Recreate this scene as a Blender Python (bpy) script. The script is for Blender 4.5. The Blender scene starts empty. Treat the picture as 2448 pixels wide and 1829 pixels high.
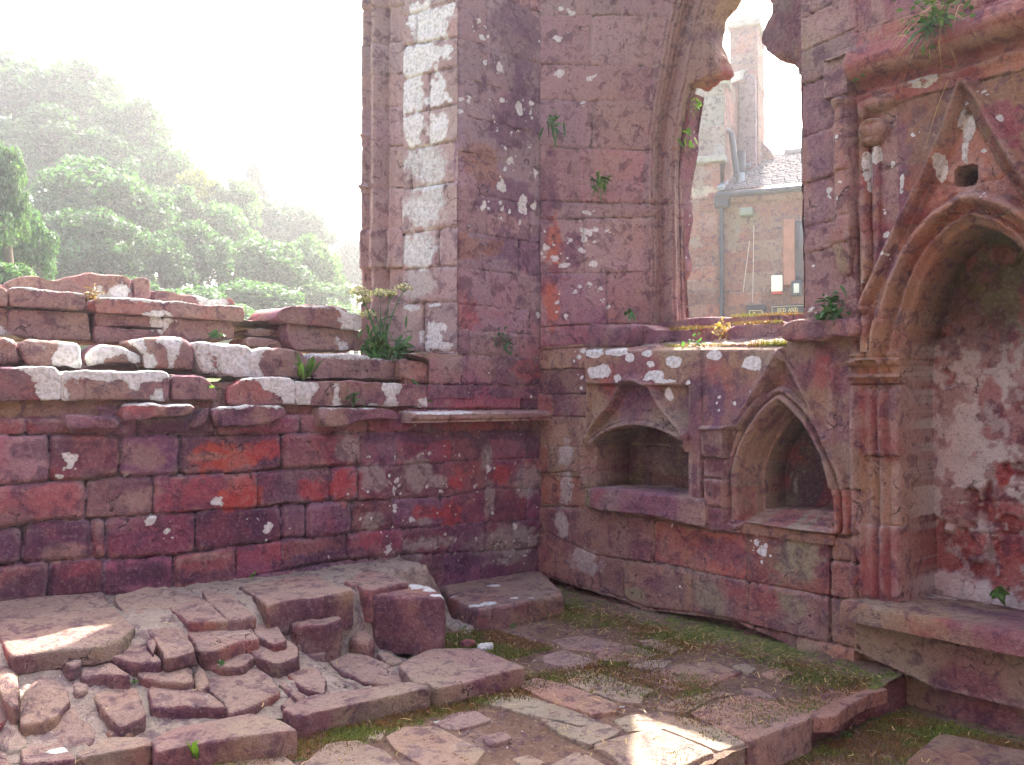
import bpy, math, random
import numpy as np
from mathutils import Vector
random.seed(7); RNG = np.random.default_rng(11)
SC = bpy.context.scene
COL = SC.collection
# ------------------------------------------------------------ camera model (source photo 2448 x 1829)
HC = 1.5; FPX = 2120.0; CX, CY = 1224.0, 914.5
AZ = math.radians(39.88); PIT = math.radians(1.017)
FW = np.array([math.sin(AZ)*math.cos(PIT), math.cos(AZ)*math.cos(PIT), math.sin(PIT)])
RT = np.array([math.cos(AZ), -math.sin(AZ), 0.0])
UP = np.cross(RT, FW)
CAM = np.array([0, 0, HC])
XR, YL = 4.65, 5.23           # right wall plane x, left wall plane y
VIEWS = {'A1': (0, 500, .4069), 'A2': (800, 0, .4069), 'A3': (1548, 0, .4069), 'A4': (1300, 650, .4069), 'A5': (1548, 1000, .5014),
         'A6': (0, 1157, .4069), 'A7': (700, 1157, .4069), 'A8': (600, 600, .4069), 'B1': (0, 100, .4069), 'B2': (1600, 0, .1815),
         'B3': (1600, 300, .3026), 'B4': (1900, 100, .4841), 'D1': (0, 620, .2803), 'D2': (0, 1000, .2803), 'D3': (560, 1000, .3526),
         'D4': (1300, 1300, .32007), 'S': (0, 0, 1.0), 'F': (0, 0, 1.1067)}
def src(view, pts):
    x0, y0, k = VIEWS[view]
    return [(x0 + x*k, y0 + y*k) for x, y in pts]
def ray(px, py):
    return FW + RT*(px-CX)/FPX - UP*(py-CY)/FPX
def on_plane(px, py, p0, n):
    d = ray(px, py); n = np.asarray(n, float); p0 = np.asarray(p0, float)
    return CAM + d*(np.dot(p0-CAM, n)/np.dot(d, n))
def onL(px, py, y=YL): return on_plane(px, py, (0, y, 0), (0, 1, 0))
def onR(px, py, x=XR): return on_plane(px, py, (x, 0, 0), (1, 0, 0))
def onZ(px, py, z=0.0): return on_plane(px, py, (0, 0, z), (0, 0, 1))
def at_depth(px, py, t): return CAM + ray(px, py)*t
# ------------------------------------------------------------ noise
def _hash(ix, iy, iz, seed):
    h = (ix*374761393 + iy*668265263 + iz*2147483647 + seed*974634777) & 0xFFFFFFFF
    h = ((h ^ (h >> 13))*1274126177) & 0xFFFFFFFF
    h = ((h ^ (h >> 16))*2246822519) & 0xFFFFFFFF
    return ((h ^ (h >> 15)) & 0xFFFFFF)/float(0xFFFFFF)
def vnoise(P, f=1.0, seed=0):
    Q = np.asarray(P)*f
    i = np.floor(Q).astype(np.int64); t = Q-i; t = t*t*(3-2*t)
    r = 0
    for dx in (0, 1):
        wx = t[..., 0] if dx else 1-t[..., 0]
        for dy in (0, 1):
            wy = t[..., 1] if dy else 1-t[..., 1]
            for dz in (0, 1):
                wz = t[..., 2] if dz else 1-t[..., 2]
                r = r + wx*wy*wz*_hash(i[..., 0]+dx, i[..., 1]+dy, i[..., 2]+dz, seed)
    return r
def fbm(P, f=1.0, oc=4, seed=0, g=.5):
    a, s, w = 1.0, 0, 0
    for k in range(oc):
        s = s + a*vnoise(P, f*(2**k)*1.03, seed+k*17); w += a; a *= g
    return s/w
def sst(a, b, x):
    t = np.clip((x-a)/(b-a), 0, 1); return t*t*(3-2*t)
def lerp(a, b, t):
    t = np.asarray(t)[..., None]; return a*(1-t) + np.asarray(b)*t
# ------------------------------------------------------------ tagging and linking
def tag(o, label=None, cat=None, group=None, kind=None):
    if label: o['label'] = label
    if cat: o['category'] = cat
    if group: o['group'] = group
    if kind: o['kind'] = kind
    return o
def thing(name, label, cat, loc=(0, 0, 0), group=None, kind=None):
    o = bpy.data.objects.new(name, None); COL.objects.link(o); o.location = loc; o.empty_display_size = .2
    return tag(o, label, cat, group, kind)
def link(name, me, parent=None, mat=None):
    o = bpy.data.objects.new(name, me); COL.objects.link(o)
    if mat is not None: me.materials.append(mat)
    if parent is not None:
        o.parent = parent
        p = parent; off = Vector((0, 0, 0))
        while p is not None: off += p.location; p = p.parent
        o.location = -off
    return o
def mesh(name, V, F, smooth=True, attrs=None, sharp=None):
    """V (n,3) array, F list/array of quads or mixed polys"""
    me = bpy.data.meshes.new(name)
    V = np.asarray(V, np.float32)
    me.vertices.add(len(V)); me.vertices.foreach_set('co', V.ravel())
    if isinstance(F, np.ndarray):
        n, k = F.shape
        me.loops.add(n*k); me.loops.foreach_set('vertex_index', F.ravel().astype(np.int32))
        me.polygons.add(n); me.polygons.foreach_set('loop_start', (np.arange(n)*k).astype(np.int32))
    else:
        tot = sum(len(f) for f in F)
        me.loops.add(tot); me.loops.foreach_set('vertex_index', np.fromiter((i for f in F for i in f), np.int32, tot))
        ls = np.cumsum([0]+[len(f) for f in F])[:-1]
        me.polygons.add(len(F)); me.polygons.foreach_set('loop_start', np.asarray(ls, np.int32))
    me.update(calc_edges=True)
    me.polygons.foreach_set('use_smooth', np.full(len(me.polygons), smooth))
    if smooth and sharp: me.set_sharp_from_angle(angle=math.radians(sharp))
    for k, a in (attrs or {}).items():
        if a.ndim == 2:
            A = me.attributes.new(k, 'FLOAT_COLOR', 'POINT')
            c = np.ones((len(a), 4), np.float32); c[:, :3] = a; A.data.foreach_set('color', c.ravel())
        else:
            A = me.attributes.new(k, 'FLOAT', 'POINT'); A.data.foreach_set('value', a.astype(np.float32))
    me.validate()
    return me
# ------------------------------------------------------------ materials
class NT:
    def __init__(s, name):
        s.m = bpy.data.materials.new(name); s.m.use_nodes = True; s.t = s.m.node_tree; s.t.nodes.clear()
        s.out = s.n('ShaderNodeOutputMaterial')
    def n(s, ty, **kw):
        nd = s.t.nodes.new(ty)
        for k, v in kw.items(): setattr(nd, k, v)
        return nd
    def l(s, a, b): s.t.links.new(a, b)
    def val(s, sock, v):
        if hasattr(v, 'links') or isinstance(v, bpy.types.NodeSocket): s.l(v, sock)
        else: sock.default_value = v
    def math(s, op, a, b=0.0, c=0.0, clamp=False):
        nd = s.n('ShaderNodeMath', operation=op); nd.use_clamp = clamp
        s.val(nd.inputs[0], a); s.val(nd.inputs[1], b); s.val(nd.inputs[2], c); return nd.outputs[0]
    def mix(s, f, a, b, mode='MIX'):
        nd = s.n('ShaderNodeMix', data_type='RGBA', blend_type=mode)
        s.val(nd.inputs[0], f)
        s.val(nd.inputs[6], a if not isinstance(a, tuple) else (*a, 1)); s.val(nd.inputs[7], b if not isinstance(b, tuple) else (*b, 1))
        return nd.outputs[2]
    def noise(s, vec, sc, det=4, rough=.55, dist=0):
        nd = s.n('ShaderNodeTexNoise'); s.l(vec, nd.inputs['Vector'])
        nd.inputs['Scale'].default_value = sc; nd.inputs['Detail'].default_value = det
        nd.inputs['Roughness'].default_value = rough; nd.inputs['Distortion'].default_value = dist
        return nd.outputs['Fac']
    def vor(s, vec, sc, feat='F1', rnd=1.0):
        nd = s.n('ShaderNodeTexVoronoi', feature=feat); s.l(vec, nd.inputs['Vector']); nd.inputs['Scale'].default_value = sc
        nd.inputs['Randomness'].default_value = rnd; return nd
    def ss(s, x, a, b):
        nd = s.n('ShaderNodeMapRange', interpolation_type='SMOOTHSTEP'); s.val(nd.inputs[0], x)
        nd.inputs[1].default_value = a; nd.inputs[2].default_value = b; return nd.outputs[0]
    def attr(s, name, vec=False):
        nd = s.n('ShaderNodeAttribute', attribute_name=name); return nd.outputs['Color' if vec else 'Fac']
    def pbsdf(s, col, rough=.9, spec=.3, normal=None, **kw):
        b = s.n('ShaderNodeBsdfPrincipled'); s.val(b.inputs['Base Color'], col if not isinstance(col, tuple) else (*col, 1))
        s.val(b.inputs['Roughness'], rough); b.inputs['Specular IOR Level'].default_value = spec
        if normal is not None: s.l(normal, b.inputs['Normal'])
        for k, v in kw.items(): b.inputs[k].default_value = v
        s.l(b.outputs[0], s.out.inputs[0]); return b
    def bump(s, h, dist=.01, strength=1.0, normal=None):
        nd = s.n('ShaderNodeBump'); nd.inputs['Distance'].default_value = dist; nd.inputs['Strength'].default_value = strength
        s.l(h, nd.inputs['Height'])
        if normal is not None: s.l(normal, nd.inputs['Normal'])
        return nd.outputs[0]
def stone_material(name, spot_scale=1.0, fine=1.0):
    s = NT(name)
    P = s.n('ShaderNodeNewGeometry').outputs['Position']
    col = s.attr('col', True); lich = s.attr('lich'); moss = s.attr('moss'); spot = s.attr('spot')
    nA = s.noise(P, 3.1, 5, .62); nB = s.noise(P, 11, 5, .65, .6); nC = s.noise(P, 42, 4, .7); nD = s.noise(P, 150, 3, .7)
    # mottling: purple-dark stains and buff patches that belong to the weathered skin
    sepc = s.n('ShaderNodeSeparateColor'); s.l(col, sepc.inputs[0]); pale = s.ss(sepc.outputs[1], .26, .40)
    dark = s.math('MULTIPLY', s.ss(nB, .50, .62), s.math('SUBTRACT', .75, s.math('MULTIPLY', pale, .6)))
    c = s.mix(dark, col, s.mix(.78, col, (.075, .030, .062)))
    c = s.mix(s.math('MULTIPLY', s.ss(nA, .5, .66), .5), c, s.mix(.5, c, (.40, .30, .27)))
    c = s.mix(s.math('MULTIPLY', s.ss(nC, .53, .64), .38), c, s.mix(.5, c, (.52, .38, .34)))
    c = s.mix(s.math('MULTIPLY', s.ss(nC, .46, .36), .42), c, s.mix(.7, c, (.05, .02, .035)))
    v = s.math('ADD', .45, s.math('MULTIPLY', nD, 1.1))
    ck = s.vor(P, 3.6, 'DISTANCE_TO_EDGE'); wv = s.n('ShaderNodeVectorMath', operation='MULTIPLY_ADD'); nw = s.n('ShaderNodeTexNoise'); s.l(P, nw.inputs['Vector']); nw.inputs['Scale'].default_value = 7; nw.inputs['Detail'].default_value = 4
    s.l(nw.outputs['Color'], wv.inputs[0]); wv.inputs[1].default_value = (.35, .35, .35); s.l(P, wv.inputs[2]); s.l(wv.outputs[0], ck.inputs['Vector'])
    crack = s.math('MULTIPLY', s.ss(ck.outputs['Distance'], .016, .003), s.ss(nA, .575, .62))
    c = s.mix(s.math('MULTIPLY', crack, .8), c, (.045, .022, .03))
    c = s.mix(1.0, c, v, 'MULTIPLY')
    # pale crusty lichen in blotches given by the attribute
    warp = s.n('ShaderNodeVectorMath', operation='MULTIPLY_ADD')
    nv = s.n('ShaderNodeTexNoise'); s.l(P, nv.inputs['Vector']); nv.inputs['Scale'].default_value = 14; nv.inputs['Detail'].default_value = 3
    s.l(nv.outputs['Color'], warp.inputs[0]); warp.inputs[1].default_value = (.09, .09, .09); s.l(P, warp.inputs[2])
    lf = s.math('ADD', lich, s.math('MULTIPLY', s.math('SUBTRACT', s.noise(P, 27, 6, .72), .5), 1.15))
    lraw = lf; lf = s.ss(lf, .48, .58)
    # scattered round lichen dots
    v1 = s.vor(warp.outputs[0], 9*spot_scale); v2 = s.vor(warp.outputs[0], 24*spot_scale)
    r1 = s.math('MULTIPLY', s.math('SUBTRACT', s.n('ShaderNodeSeparateColor').outputs[0], .0), 1)
    def dots(v, thr, size):
        sep = s.n('ShaderNodeSeparateColor'); s.l(v.outputs['Color'], sep.inputs[0])
        rad = s.math('MULTIPLY', s.math('SUBTRACT', s.math('ADD', sep.outputs[0], s.math('MULTIPLY', spot, .42)), thr), size)
        return s.math('GREATER_THAN', rad, v.outputs['Distance'])
    d = s.math('MAXIMUM', dots(v1, 1.08, .9), dots(v2, 1.10, 1.3))
    d = s.math('MULTIPLY', d, s.ss(s.noise(P, 60, 3), .33, .42))
    lf = s.math('MAXIMUM', lf, s.math('MULTIPLY', d, .92))
    lc = s.mix(s.math('MULTIPLY', s.ss(nC, .35, .60), s.math('ADD', .45, s.math('MULTIPLY', s.ss(lraw, .55, .85), .55))), (.50, .51, .46), (.80, .80, .77))
    c = s.mix(s.math('MULTIPLY', lf, .93), c, lc)
    mf = s.math('ADD', moss, s.math('MULTIPLY', s.math('SUBTRACT', s.noise(P, 19, 6, .7), .5), 1.3))
    mf = s.ss(mf, .5, .68)
    mc = s.mix(s.ss(nC, .35, .65), (.055, .075, .02), (.20, .21, .05))
    c = s.mix(mf, c, mc)
    hsum = s.math('ADD', s.math('MULTIPLY', nB, .55), s.math('ADD', s.math('MULTIPLY', nC, .5), s.math('MULTIPLY', nD, .22)))
    hsum = s.math('ADD', hsum, s.math('MULTIPLY', lf, .12)); hsum = s.math('SUBTRACT', hsum, s.math('MULTIPLY', crack, .5))
    s.pbsdf(c, .93, .25, s.bump(hsum, .035*fine, 1.0))
    return s.m
STONE = stone_material('weathered_red_sandstone')
# palette of real stone colours
RED = np.array([.37, .090, .088]); PUR = np.array([.235, .100, .142]); DPU = np.array([.105, .040, .082])
BUF = np.array([.33, .215, .175]); GRY = np.array([.33, .29, .25]); ORA = np.array([.44, .21, .13]); MOR = np.array([.34, .25, .235])
PLA = np.array([.50, .46, .42]); WHT = np.array([.62, .61, .58]); GRN = np.array([.22, .225, .13]); CRM = np.array([.42, .30, .235])
def stonecol(P, seed=0, red=.5, buff=.35, dark=.4, tone=None):
    n1 = fbm(P, 1.7, 4, seed+1); n2 = fbm(P, 3.3, 4, seed+2); n3 = fbm(P, 5.0, 4, seed+3); n4 = fbm(P, 2.2, 3, seed+4)
    c = np.broadcast_to(PUR, P.shape).copy()
    c = lerp(c, RED, sst(.62-.25*red, .78-.25*red, n1)*min(1, .5+red*.6))
    c = lerp(c, BUF, sst(.60-.22*buff, .80-.22*buff, n2)*.8)
    c = lerp(c, DPU, sst(.64-.22*dark, .84-.22*dark, n3)*.8)
    c = lerp(c, GRY, sst(.60, .75, n4)*.45)
    if tone is not None: c = c*tone
    return c*np.array([1, 1, .93])
# ------------------------------------------------------------ height-field sheets (real displaced masonry faces)
def sdf_poly(U, V, poly):
    """signed distance to a closed polygon, negative inside"""
    p = np.asarray(poly, float); n = len(p)
    d = np.full(U.shape, 1e9); ins = np.zeros(U.shape, bool)
    for i in range(n):
        a = p[i]; b = p[(i+1) % n]; e = b-a
        t = np.clip(((U-a[0])*e[0] + (V-a[1])*e[1])/(e@e+1e-12), 0, 1)
        d = np.minimum(d, np.hypot(U-a[0]-t*e[0], V-a[1]-t*e[1]))
        c = ((a[1] > V) != (b[1] > V)) & (U < (b[0]-a[0])*(V-a[1])/(b[1]-a[1]+1e-12)+a[0])
        ins ^= c
    return np.where(ins, -d, d)
def dist_line(U, V, pts):
    d = np.full(U.shape, 1e9); p = np.asarray(pts, float)
    for a, b in zip(p[:-1], p[1:]):
        e = b-a
        t = np.clip(((U-a[0])*e[0] + (V-a[1])*e[1])/(e@e+1e-12), 0, 1)
        d = np.minimum(d, np.hypot(U-a[0]-t*e[0], V-a[1]-t*e[1]))
    return d
class Sheet:
    def __init__(s, O, U, N, u0, u1, v0, v1, res, base=None):
        s.O = np.array(O, float); s.Ud = np.array(U, float); s.N = np.array(N, float)
        nu = int((u1-u0)/res)+1; nv = int((v1-v0)/res)+1
        s.u = np.linspace(u0, u1, nu); s.v = np.linspace(v0, v1, nv)
        s.U, s.V = np.meshgrid(s.u, s.v)
        s.P = s.O + s.U[..., None]*s.Ud + s.V[..., None]*np.array([0, 0, 1.0])
        s.Nf = np.broadcast_to(s.N, s.P.shape)
        s.init()
    def init(s):
        z = np.zeros(s.U.shape)
        s.h = z.copy(); s.lich = z.copy(); s.moss = z.copy(); s.spot = z.copy(); s.lab = z.astype(int)
        s.col = np.broadcast_to(PUR, s.P.shape).copy()
        s.wu = (fbm(s.P, 5, 3, 91)-.5); s.wv = (fbm(s.P, 5, 3, 93)-.5)
        s.wu2 = (fbm(s.P, 22, 3, 95)-.5); s.wv2 = (fbm(s.P, 22, 3, 97)-.5)
    def px(s, view, pts):
        out = []
        for x, y in src(view, pts):
            q = on_plane(x, y, s.O, s.N) - s.O
            out.append((float(q@s.Ud), float(q[2])))
        return out
    def pxr(s, x, y, r):       # a source pixel radius at that point in metres
        q = on_plane(x, y, s.O, s.N); return r*float((q-CAM)@FW)/FPX
    def masonry(s, lines, joints, depth=.02, rnd=.035, wob=.02, seed=0, offs=.012, top_open=True, colvar=.25, mask=None, pal=None, ragged=.012):
        """lines: list of polylines (u,v) from top to bottom; joints: list of u lists per course"""
        Uw = s.U + s.wu*wob + s.wu2*ragged; Vw = s.V + s.wv*wob + s.wv2*ragged
        L = []
        for ln in lines:
            ln = sorted(ln); L.append(np.interp(s.U, [p[0] for p in ln], [p[1] for p in ln]))
        m = np.ones(s.U.shape, bool) if mask is None else mask
        rs = np.random.default_rng(seed+5)
        for k in range(len(L)-1):
            rowm = m & (Vw <= L[k]) & (Vw > L[k+1])
            if not rowm.any(): continue
            js = sorted(joints[k]); edges = [s.u[0]-.5]+list(js)+[s.u[-1]+.5]
            for a, b in zip(edges[:-1], edges[1:]):
                if b < s.u[0]-.02 or a > s.u[-1]+.02: continue
                bm = rowm & (Uw > a) & (Uw <= b)
                if not bm.any(): continue
                dx = np.minimum(Uw-a, b-Uw)[bm]; dy = np.minimum(L[k]-Vw, Vw-L[k+1])[bm]
                r = rnd*rs.uniform(.6, 1.4)
                ax = np.clip(1-dx/r, 0, 1); ay = np.clip(1-dy/r, 0, 1)
                e = np.clip(np.sqrt(ax*ax+ay*ay), 0, 1)
                jd = depth*rs.uniform(.6, 1.3)
                o = rs.uniform(-offs, offs); tx = rs.uniform(-.012, .012)
                s.h[bm] += o + tx*(dx/max(b-a, .05)) - jd*e**3
                ton = 1+rs.uniform(-colvar, colvar)
                cc = s.col[bm]*ton
                if pal is not None:
                    q = pal[rs.integers(len(pal))]; cc = cc*(1-.45) + q*ton*.45
                mortar = sst(.70, .90, e)*(.35+.6*rs.random())
                cc = lerp(cc, MOR*rs.uniform(.45, 1.15), mortar)
                dk = sst(.93, .985, e)*sst(.40, .55, fbm(s.P[bm], 4, 3, seed+k))
                cc = lerp(cc, np.array([.035, .018, .028]), dk*.9); s.h[bm] -= .010*dk
                s.col[bm] = cc
    def rough(s, a1=.012, a2=.006, a3=.003, seed=0):
        s.h += (fbm(s.P, 3, 3, seed+31)-.5)*2*a1 + (fbm(s.P, 13, 4, seed+33)-.5)*2*a2 + (fbm(s.P, 45, 2, seed+35)-.5)*2*a3
    def spots(s, view, pts, amt=1.0):
        rq = np.random.default_rng(int(abs(pts[0][0]*7+pts[0][1]))); more = []
        for x, y, r in pts:
            more.append((x, y, r*rq.uniform(.8, 1.15)))
            for _ in range(rq.integers(0, 4)):
                an = rq.uniform(0, 6.28); dd = r*rq.uniform(1.1, 2.6); more.append((x+dd*math.cos(an), y+dd*math.sin(an)*1.3, max(4, r*rq.uniform(.15, .45))))
        for x, y, r in more:
            (X, Y), = src(view, [(x, y)]); (u, v), = s.px(view, [(x, y)])
            R = s.pxr(X, Y, r*VIEWS[view][2])
            m = (np.abs(s.U-u) < 2.5*R+.03) & (np.abs(s.V-v) < 2.5*R+.03)
            d = np.hypot(s.U[m]-u + s.wu2[m]*R*2.6, s.V[m]-v + s.wv2[m]*R*2.6)/R
            s.lich[m] = np.maximum(s.lich[m], amt*np.clip(1.45-d*.9, 0, 1.1))
    def blot(s, view, pts, c, amt=.8, warp=.5, lich=0, moss=0):
        """real colour patches: (x,y,rx,ry) in view pixels"""
        for x, y, rx, ry in pts:
            (u, v), = s.px(view, [(x, y)]); (u1, _), = s.px(view, [(x+rx, y)]); (_, v1), = s.px(view, [(x, y+ry)])
            Ru = abs(u1-u)+1e-4; Rv = abs(v1-v)+1e-4
            d = np.hypot((s.U-u)/Ru, (s.V-v)/Rv) + (s.wu*2+s.wu2*1.6)*warp*1.5
            f = 1-sst(.7, 1.15, d)
            if c is not None: s.col = lerp(s.col, c, f*amt)
            if lich: s.lich = np.maximum(s.lich, f*lich)
            if moss: s.moss = np.maximum(s.moss, f*moss)
    def build(s, parts, mat=STONE, sharp=50):
        """parts: {label: (name, parent)}; label<0 leaves a gap"""
        W = s.P + s.Nf*s.h[..., None]
        k = 4; hc = np.clip(s.h, s.h.min(), None); pad = np.pad(hc, k, 'edge'); cs = np.cumsum(np.cumsum(np.pad(pad, ((1, 0), (1, 0))), 0), 1); w = 2*k+1
        bl = (cs[w:, w:]-cs[:-w, w:]-cs[w:, :-w]+cs[:-w, :-w])/w**2
        worn = sst(.003, .014, s.h-bl)*(.35+.65*sst(.42, .58, fbm(s.P, 9, 3, 33)))       # bare rubbed arrises
        s.col = lerp(s.col, s.col*.35+np.array([.40, .29, .24])*.65, worn*.7)
        nv, nu = s.U.shape
        idx = np.arange(nv*nu).reshape(nv, nu)
        quads = np.stack([idx[:-1, :-1], idx[:-1, 1:], idx[1:, 1:], idx[1:, :-1]], -1).reshape(-1, 4)
        lab = s.lab[:-1, :-1].ravel()
        res = {}
        A = {'col': np.clip(s.col, .01, .9).reshape(-1, 3), 'lich': s.lich.ravel(), 'moss': s.moss.ravel(), 'spot': s.spot.ravel()}
        Wf = W.reshape(-1, 3)
        for k, (name, parent) in parts.items():
            q = quads[lab == k]
            if len(q) == 0: continue
            if isinstance(parent, int): parent = res[parent]
            used, inv = np.unique(q, return_inverse=True)
            me = mesh(name, Wf[used], inv.reshape(-1, 4), True, {a: b[used] for a, b in A.items()}, sharp)
            res[k] = link(name, me, parent, mat)
        return res
# ------------------------------------------------------------ single stones
FR = {'L': (np.array([1., 0, 0]), np.array([0, 0, 1.]), np.array([0, 1., 0])),      # front outline on a y plane, body goes +y
      'R': (np.array([0, -1., 0]), np.array([0, 0, 1.]), np.array([1., 0, 0])),     # front outline on an x plane, body goes +x
      'T': (np.array([1., 0, 0]), np.array([0, 1., 0]), np.array([0, 0, -1.]))}     # top outline, body goes down
_sid = [0]
def prism(name, poly, frame, off, depth, parent=None, rnd=.03, amp=.012, sp=.028, col=None, red=.5, buff=.35, dark=.35, tone=1.0,
          lich=0.0, spot=.3, moss=0.0, toplich=0.0, dome=0.0, mat=None, freq=7, taper=0.0, tilt=None, seed=None, smooth=2, dust=0.0):  # dust: outlined face paled, skylit tops painted in, pale tan on wall stones
    _sid[0] += 1; sd = _sid[0] if seed is None else seed
    A, B, D = FR[frame] if isinstance(frame, str) else frame
    p = np.asarray(poly, float)
    area = np.sum(p[:, 0]*np.roll(p[:, 1], -1)-np.roll(p[:, 0], -1)*p[:, 1])
    if area < 0: p = p[::-1]
    q = []
    for i in range(len(p)):
        a = p[i]; b = p[(i+1) % len(p)]; n = max(1, int(np.hypot(*(b-a))/sp))
        for k in range(n): q.append(a+(b-a)*k/n)
    q = np.array(q)
    for _ in range(smooth): q = .5*q+.25*(np.roll(q, 1, 0)+np.roll(q, -1, 0)) if len(q) > 12 else q
    c = q.mean(0); M = len(q)
    r = np.hypot(*(q-c).T); R = r.mean(); rnd = min(rnd, R*.4, depth*.45)
    def inset(w): return c + (q-c)*(1-np.minimum(w/r, .6))[:, None]
    rings = []
    K = max(2, min(14, int(R/sp/1.3)))
    for k in range(1, K+1):
        f = k/K; rings.append((c+(inset(rnd)-c)*f, dome*(f*f)))
    rings += [(inset(rnd*.62), dome+rnd*.10), (inset(rnd*.3), dome+rnd*.34), (inset(rnd*.08), dome+rnd*.68), (inset(0), dome+rnd)]
    n = max(1, int((depth-rnd)/(sp*1.6))); n = min(n, 8)
    for k in range(1, n+1):
        f = k/n; rings.append((inset(-taper*f), dome+rnd+(depth-rnd)*f))
    V = [np.array([[c[0], c[1], 0.0]])]
    for pts, d in rings: V.append(np.column_stack([pts, np.full(M, d)]))
    V = np.vstack(V)
    V = np.vstack([V, [[c[0], c[1], depth+dome]]])
    zt = V[:, 2].copy()
    if tilt is not None: V[:, 2] += (V[:, 0]-c[0])*tilt[0]+(V[:, 1]-c[1])*tilt[1]
    offv = np.asarray(off, float) if np.ndim(off) else float(off)*D*(-1 if isinstance(frame, str) and frame == 'T' else 1)
    W = V[:, :1]*A + V[:, 1:2]*B + V[:, 2:3]*D + offv
    sh = np.array([sd*3.17, sd*1.7, sd*.9])
    for ax in range(3):
        nz = (fbm(W+sh, freq, 4, 60+ax)-.5)*2*amp*1.5 + (fbm(W+sh, freq*5, 2, 70+ax)-.5)*2*amp*.35
        W[:, ax] += nz
    F = []
    i = np.arange(M); j = (i+1) % M
    tri = [(0, 1+a, 1+b) for a, b in zip(i, j)]
    F = []
    for k in range(len(rings)-1):
        o0 = 1+k*M; o1 = o0+M
        F.append(np.column_stack([o0+i, o1+i, o1+j, o0+j]))
    F = np.vstack(F)
    last = 1+(len(rings)-1)*M; end = len(V)-1
    faces = tri + [tuple(f) for f in F] + [(end, last+b, last+a) for a, b in zip(i, j)]
    me_f = faces
    # orientation: outward. A x B should equal -D for front faces to look outward
    if np.dot(np.cross(A, B), -D) < 0: me_f = [f[::-1] for f in faces]
    cc = stonecol(W+sh*.3, sd, red, buff, dark)*tone
    if col is not None: cc = cc*.35 + np.asarray(col)*.65*(.75+.5*fbm(W+sh, 4, 3, 5))[:, None]
    if frame == 'T': cc = cc*np.array([.98, 1.06, .84])
    if dust: cc = lerp(cc, np.array([.345, .245, .19]), dust*(np.arange(len(W)) < 1+(K+1)*M)*(.6+.8*fbm(W, 6, 3, 88)))  # outlined face paled: skylit tops painted in, pale tan on wall stones
    li = np.full(len(W), float(lich))*(.55+.9*fbm(W, 5, 3, 80+sd % 7))
    if toplich:
        up = sst(.5, 1.0, (W[:, 2]-W[:, 2].min())/(np.ptp(W[:, 2])+1e-6)); li = np.maximum(li, up*toplich*(.5+fbm(W, 6, 3, 85)))
    mo = np.full(len(W), float(moss))
    me = mesh(name, W, me_f, True, {'col': np.clip(cc, .01, .9), 'lich': li, 'moss': mo, 'spot': np.full(len(W), float(spot))}, 48)
    return link(name, me, parent, mat or STONE)
def pl(view, pts, plane, kind):
    """photo outline -> 2-D coordinates of a frame at a given plane"""
    out = []
    for x, y in src(view, pts):
        if kind == 'L': w = onL(x, y, plane); out.append((w[0], w[2]))
        elif kind == 'R': w = onR(x, y, plane); out.append((-w[1], w[2]))
        else: w = onZ(x, y, plane); out.append((w[0], w[1]))
    return out
def stone(name, view, pts, kind, plane, depth, parent, **kw):
    return prism(name, pl(view, pts, plane, kind), kind, plane, depth, parent, **kw)
# ============================================================ LEFT WALL (broken east wall) AND CORNER PIER
LW = thing('ruined_wall', 'low broken red sandstone wall stepping back in ledges along the left side', 'stone wall', (2.0, 5.8, 0))
PR = thing('window_pier', 'tall ruined stone pier at the corner with white lichen covered quoins and broken window jamb', 'stone pier', (4.2, 5.9, 0))
sh = Sheet((0, YL, 0), (1, 0, 0), (0, -1, 0), -.7, XR+.02, .0, 1.62, .0085)
X = lambda xs, y=1200: [sh.px('S', [(x, y)])[0][0] for x in xs]
lines = [sh.px('S', [(-700, 870), (600, 875), (1023, 918), (1320, 918)]),
         sh.px('S', [(-700, 962), (0, 958), (140, 959), (406, 959), (520, 957), (600, 968), (1120, 980), (1393, 982)]),
         sh.px('S', [(-700, 1042), (0, 1040), (620, 1038), (1330, 1032)]),
         sh.px('S', [(-700, 1200), (0, 1160), (126, 1155), (280, 1140), (620, 1129), (850, 1113), (950, 1114), (1177, 1099), (1320, 1096)]),
         sh.px('S', [(-700, 1330), (0, 1262), (104, 1249), (336, 1235), (476, 1221), (605, 1216), (789, 1201), (1054, 1190), (1177, 1169), (1320, 1164)]),
         sh.px('S', [(-700, 1430), (0, 1356), (56, 1350), (224, 1339), (406, 1331), (560, 1305), (729, 1289), (965, 1264), (1166, 1250), (1320, 1240)]),
         sh.px('S', [(-700, 1530), (0, 1448), (238, 1425), (406, 1417), (560, 1394), (673, 1365), (828, 1337), (1054, 1324), (1160, 1317), (1320, 1312)]),
         [(-9, -.3), (9, -.3)]]
joints = [X([1250, 1330], 900), X([-300, 60, 230, 330, 520, 720, 880, 1030, 1180], 1000),
          X([-260, 118, 286, 432, 676, 863, 950, 1082, 1173, 1260], 1080), X([-350, -90, 205, 370, 615, 793, 856, 948, 1054, 1166, 1250], 1170),
          X([-280, -100, 56, 221, 255, 468, 676, 736, 842, 944, 1054, 1174, 1260], 1250), X([-220, -80, 118, 249, 418, 566, 676, 831, 965, 1075, 1160, 1230], 1340),
          X([-100, 70, 330, 520, 700, 900, 1060, 1150, 1240], 1380)]
sh.col = stonecol(sh.P, 3, .62, .38, .62)
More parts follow.
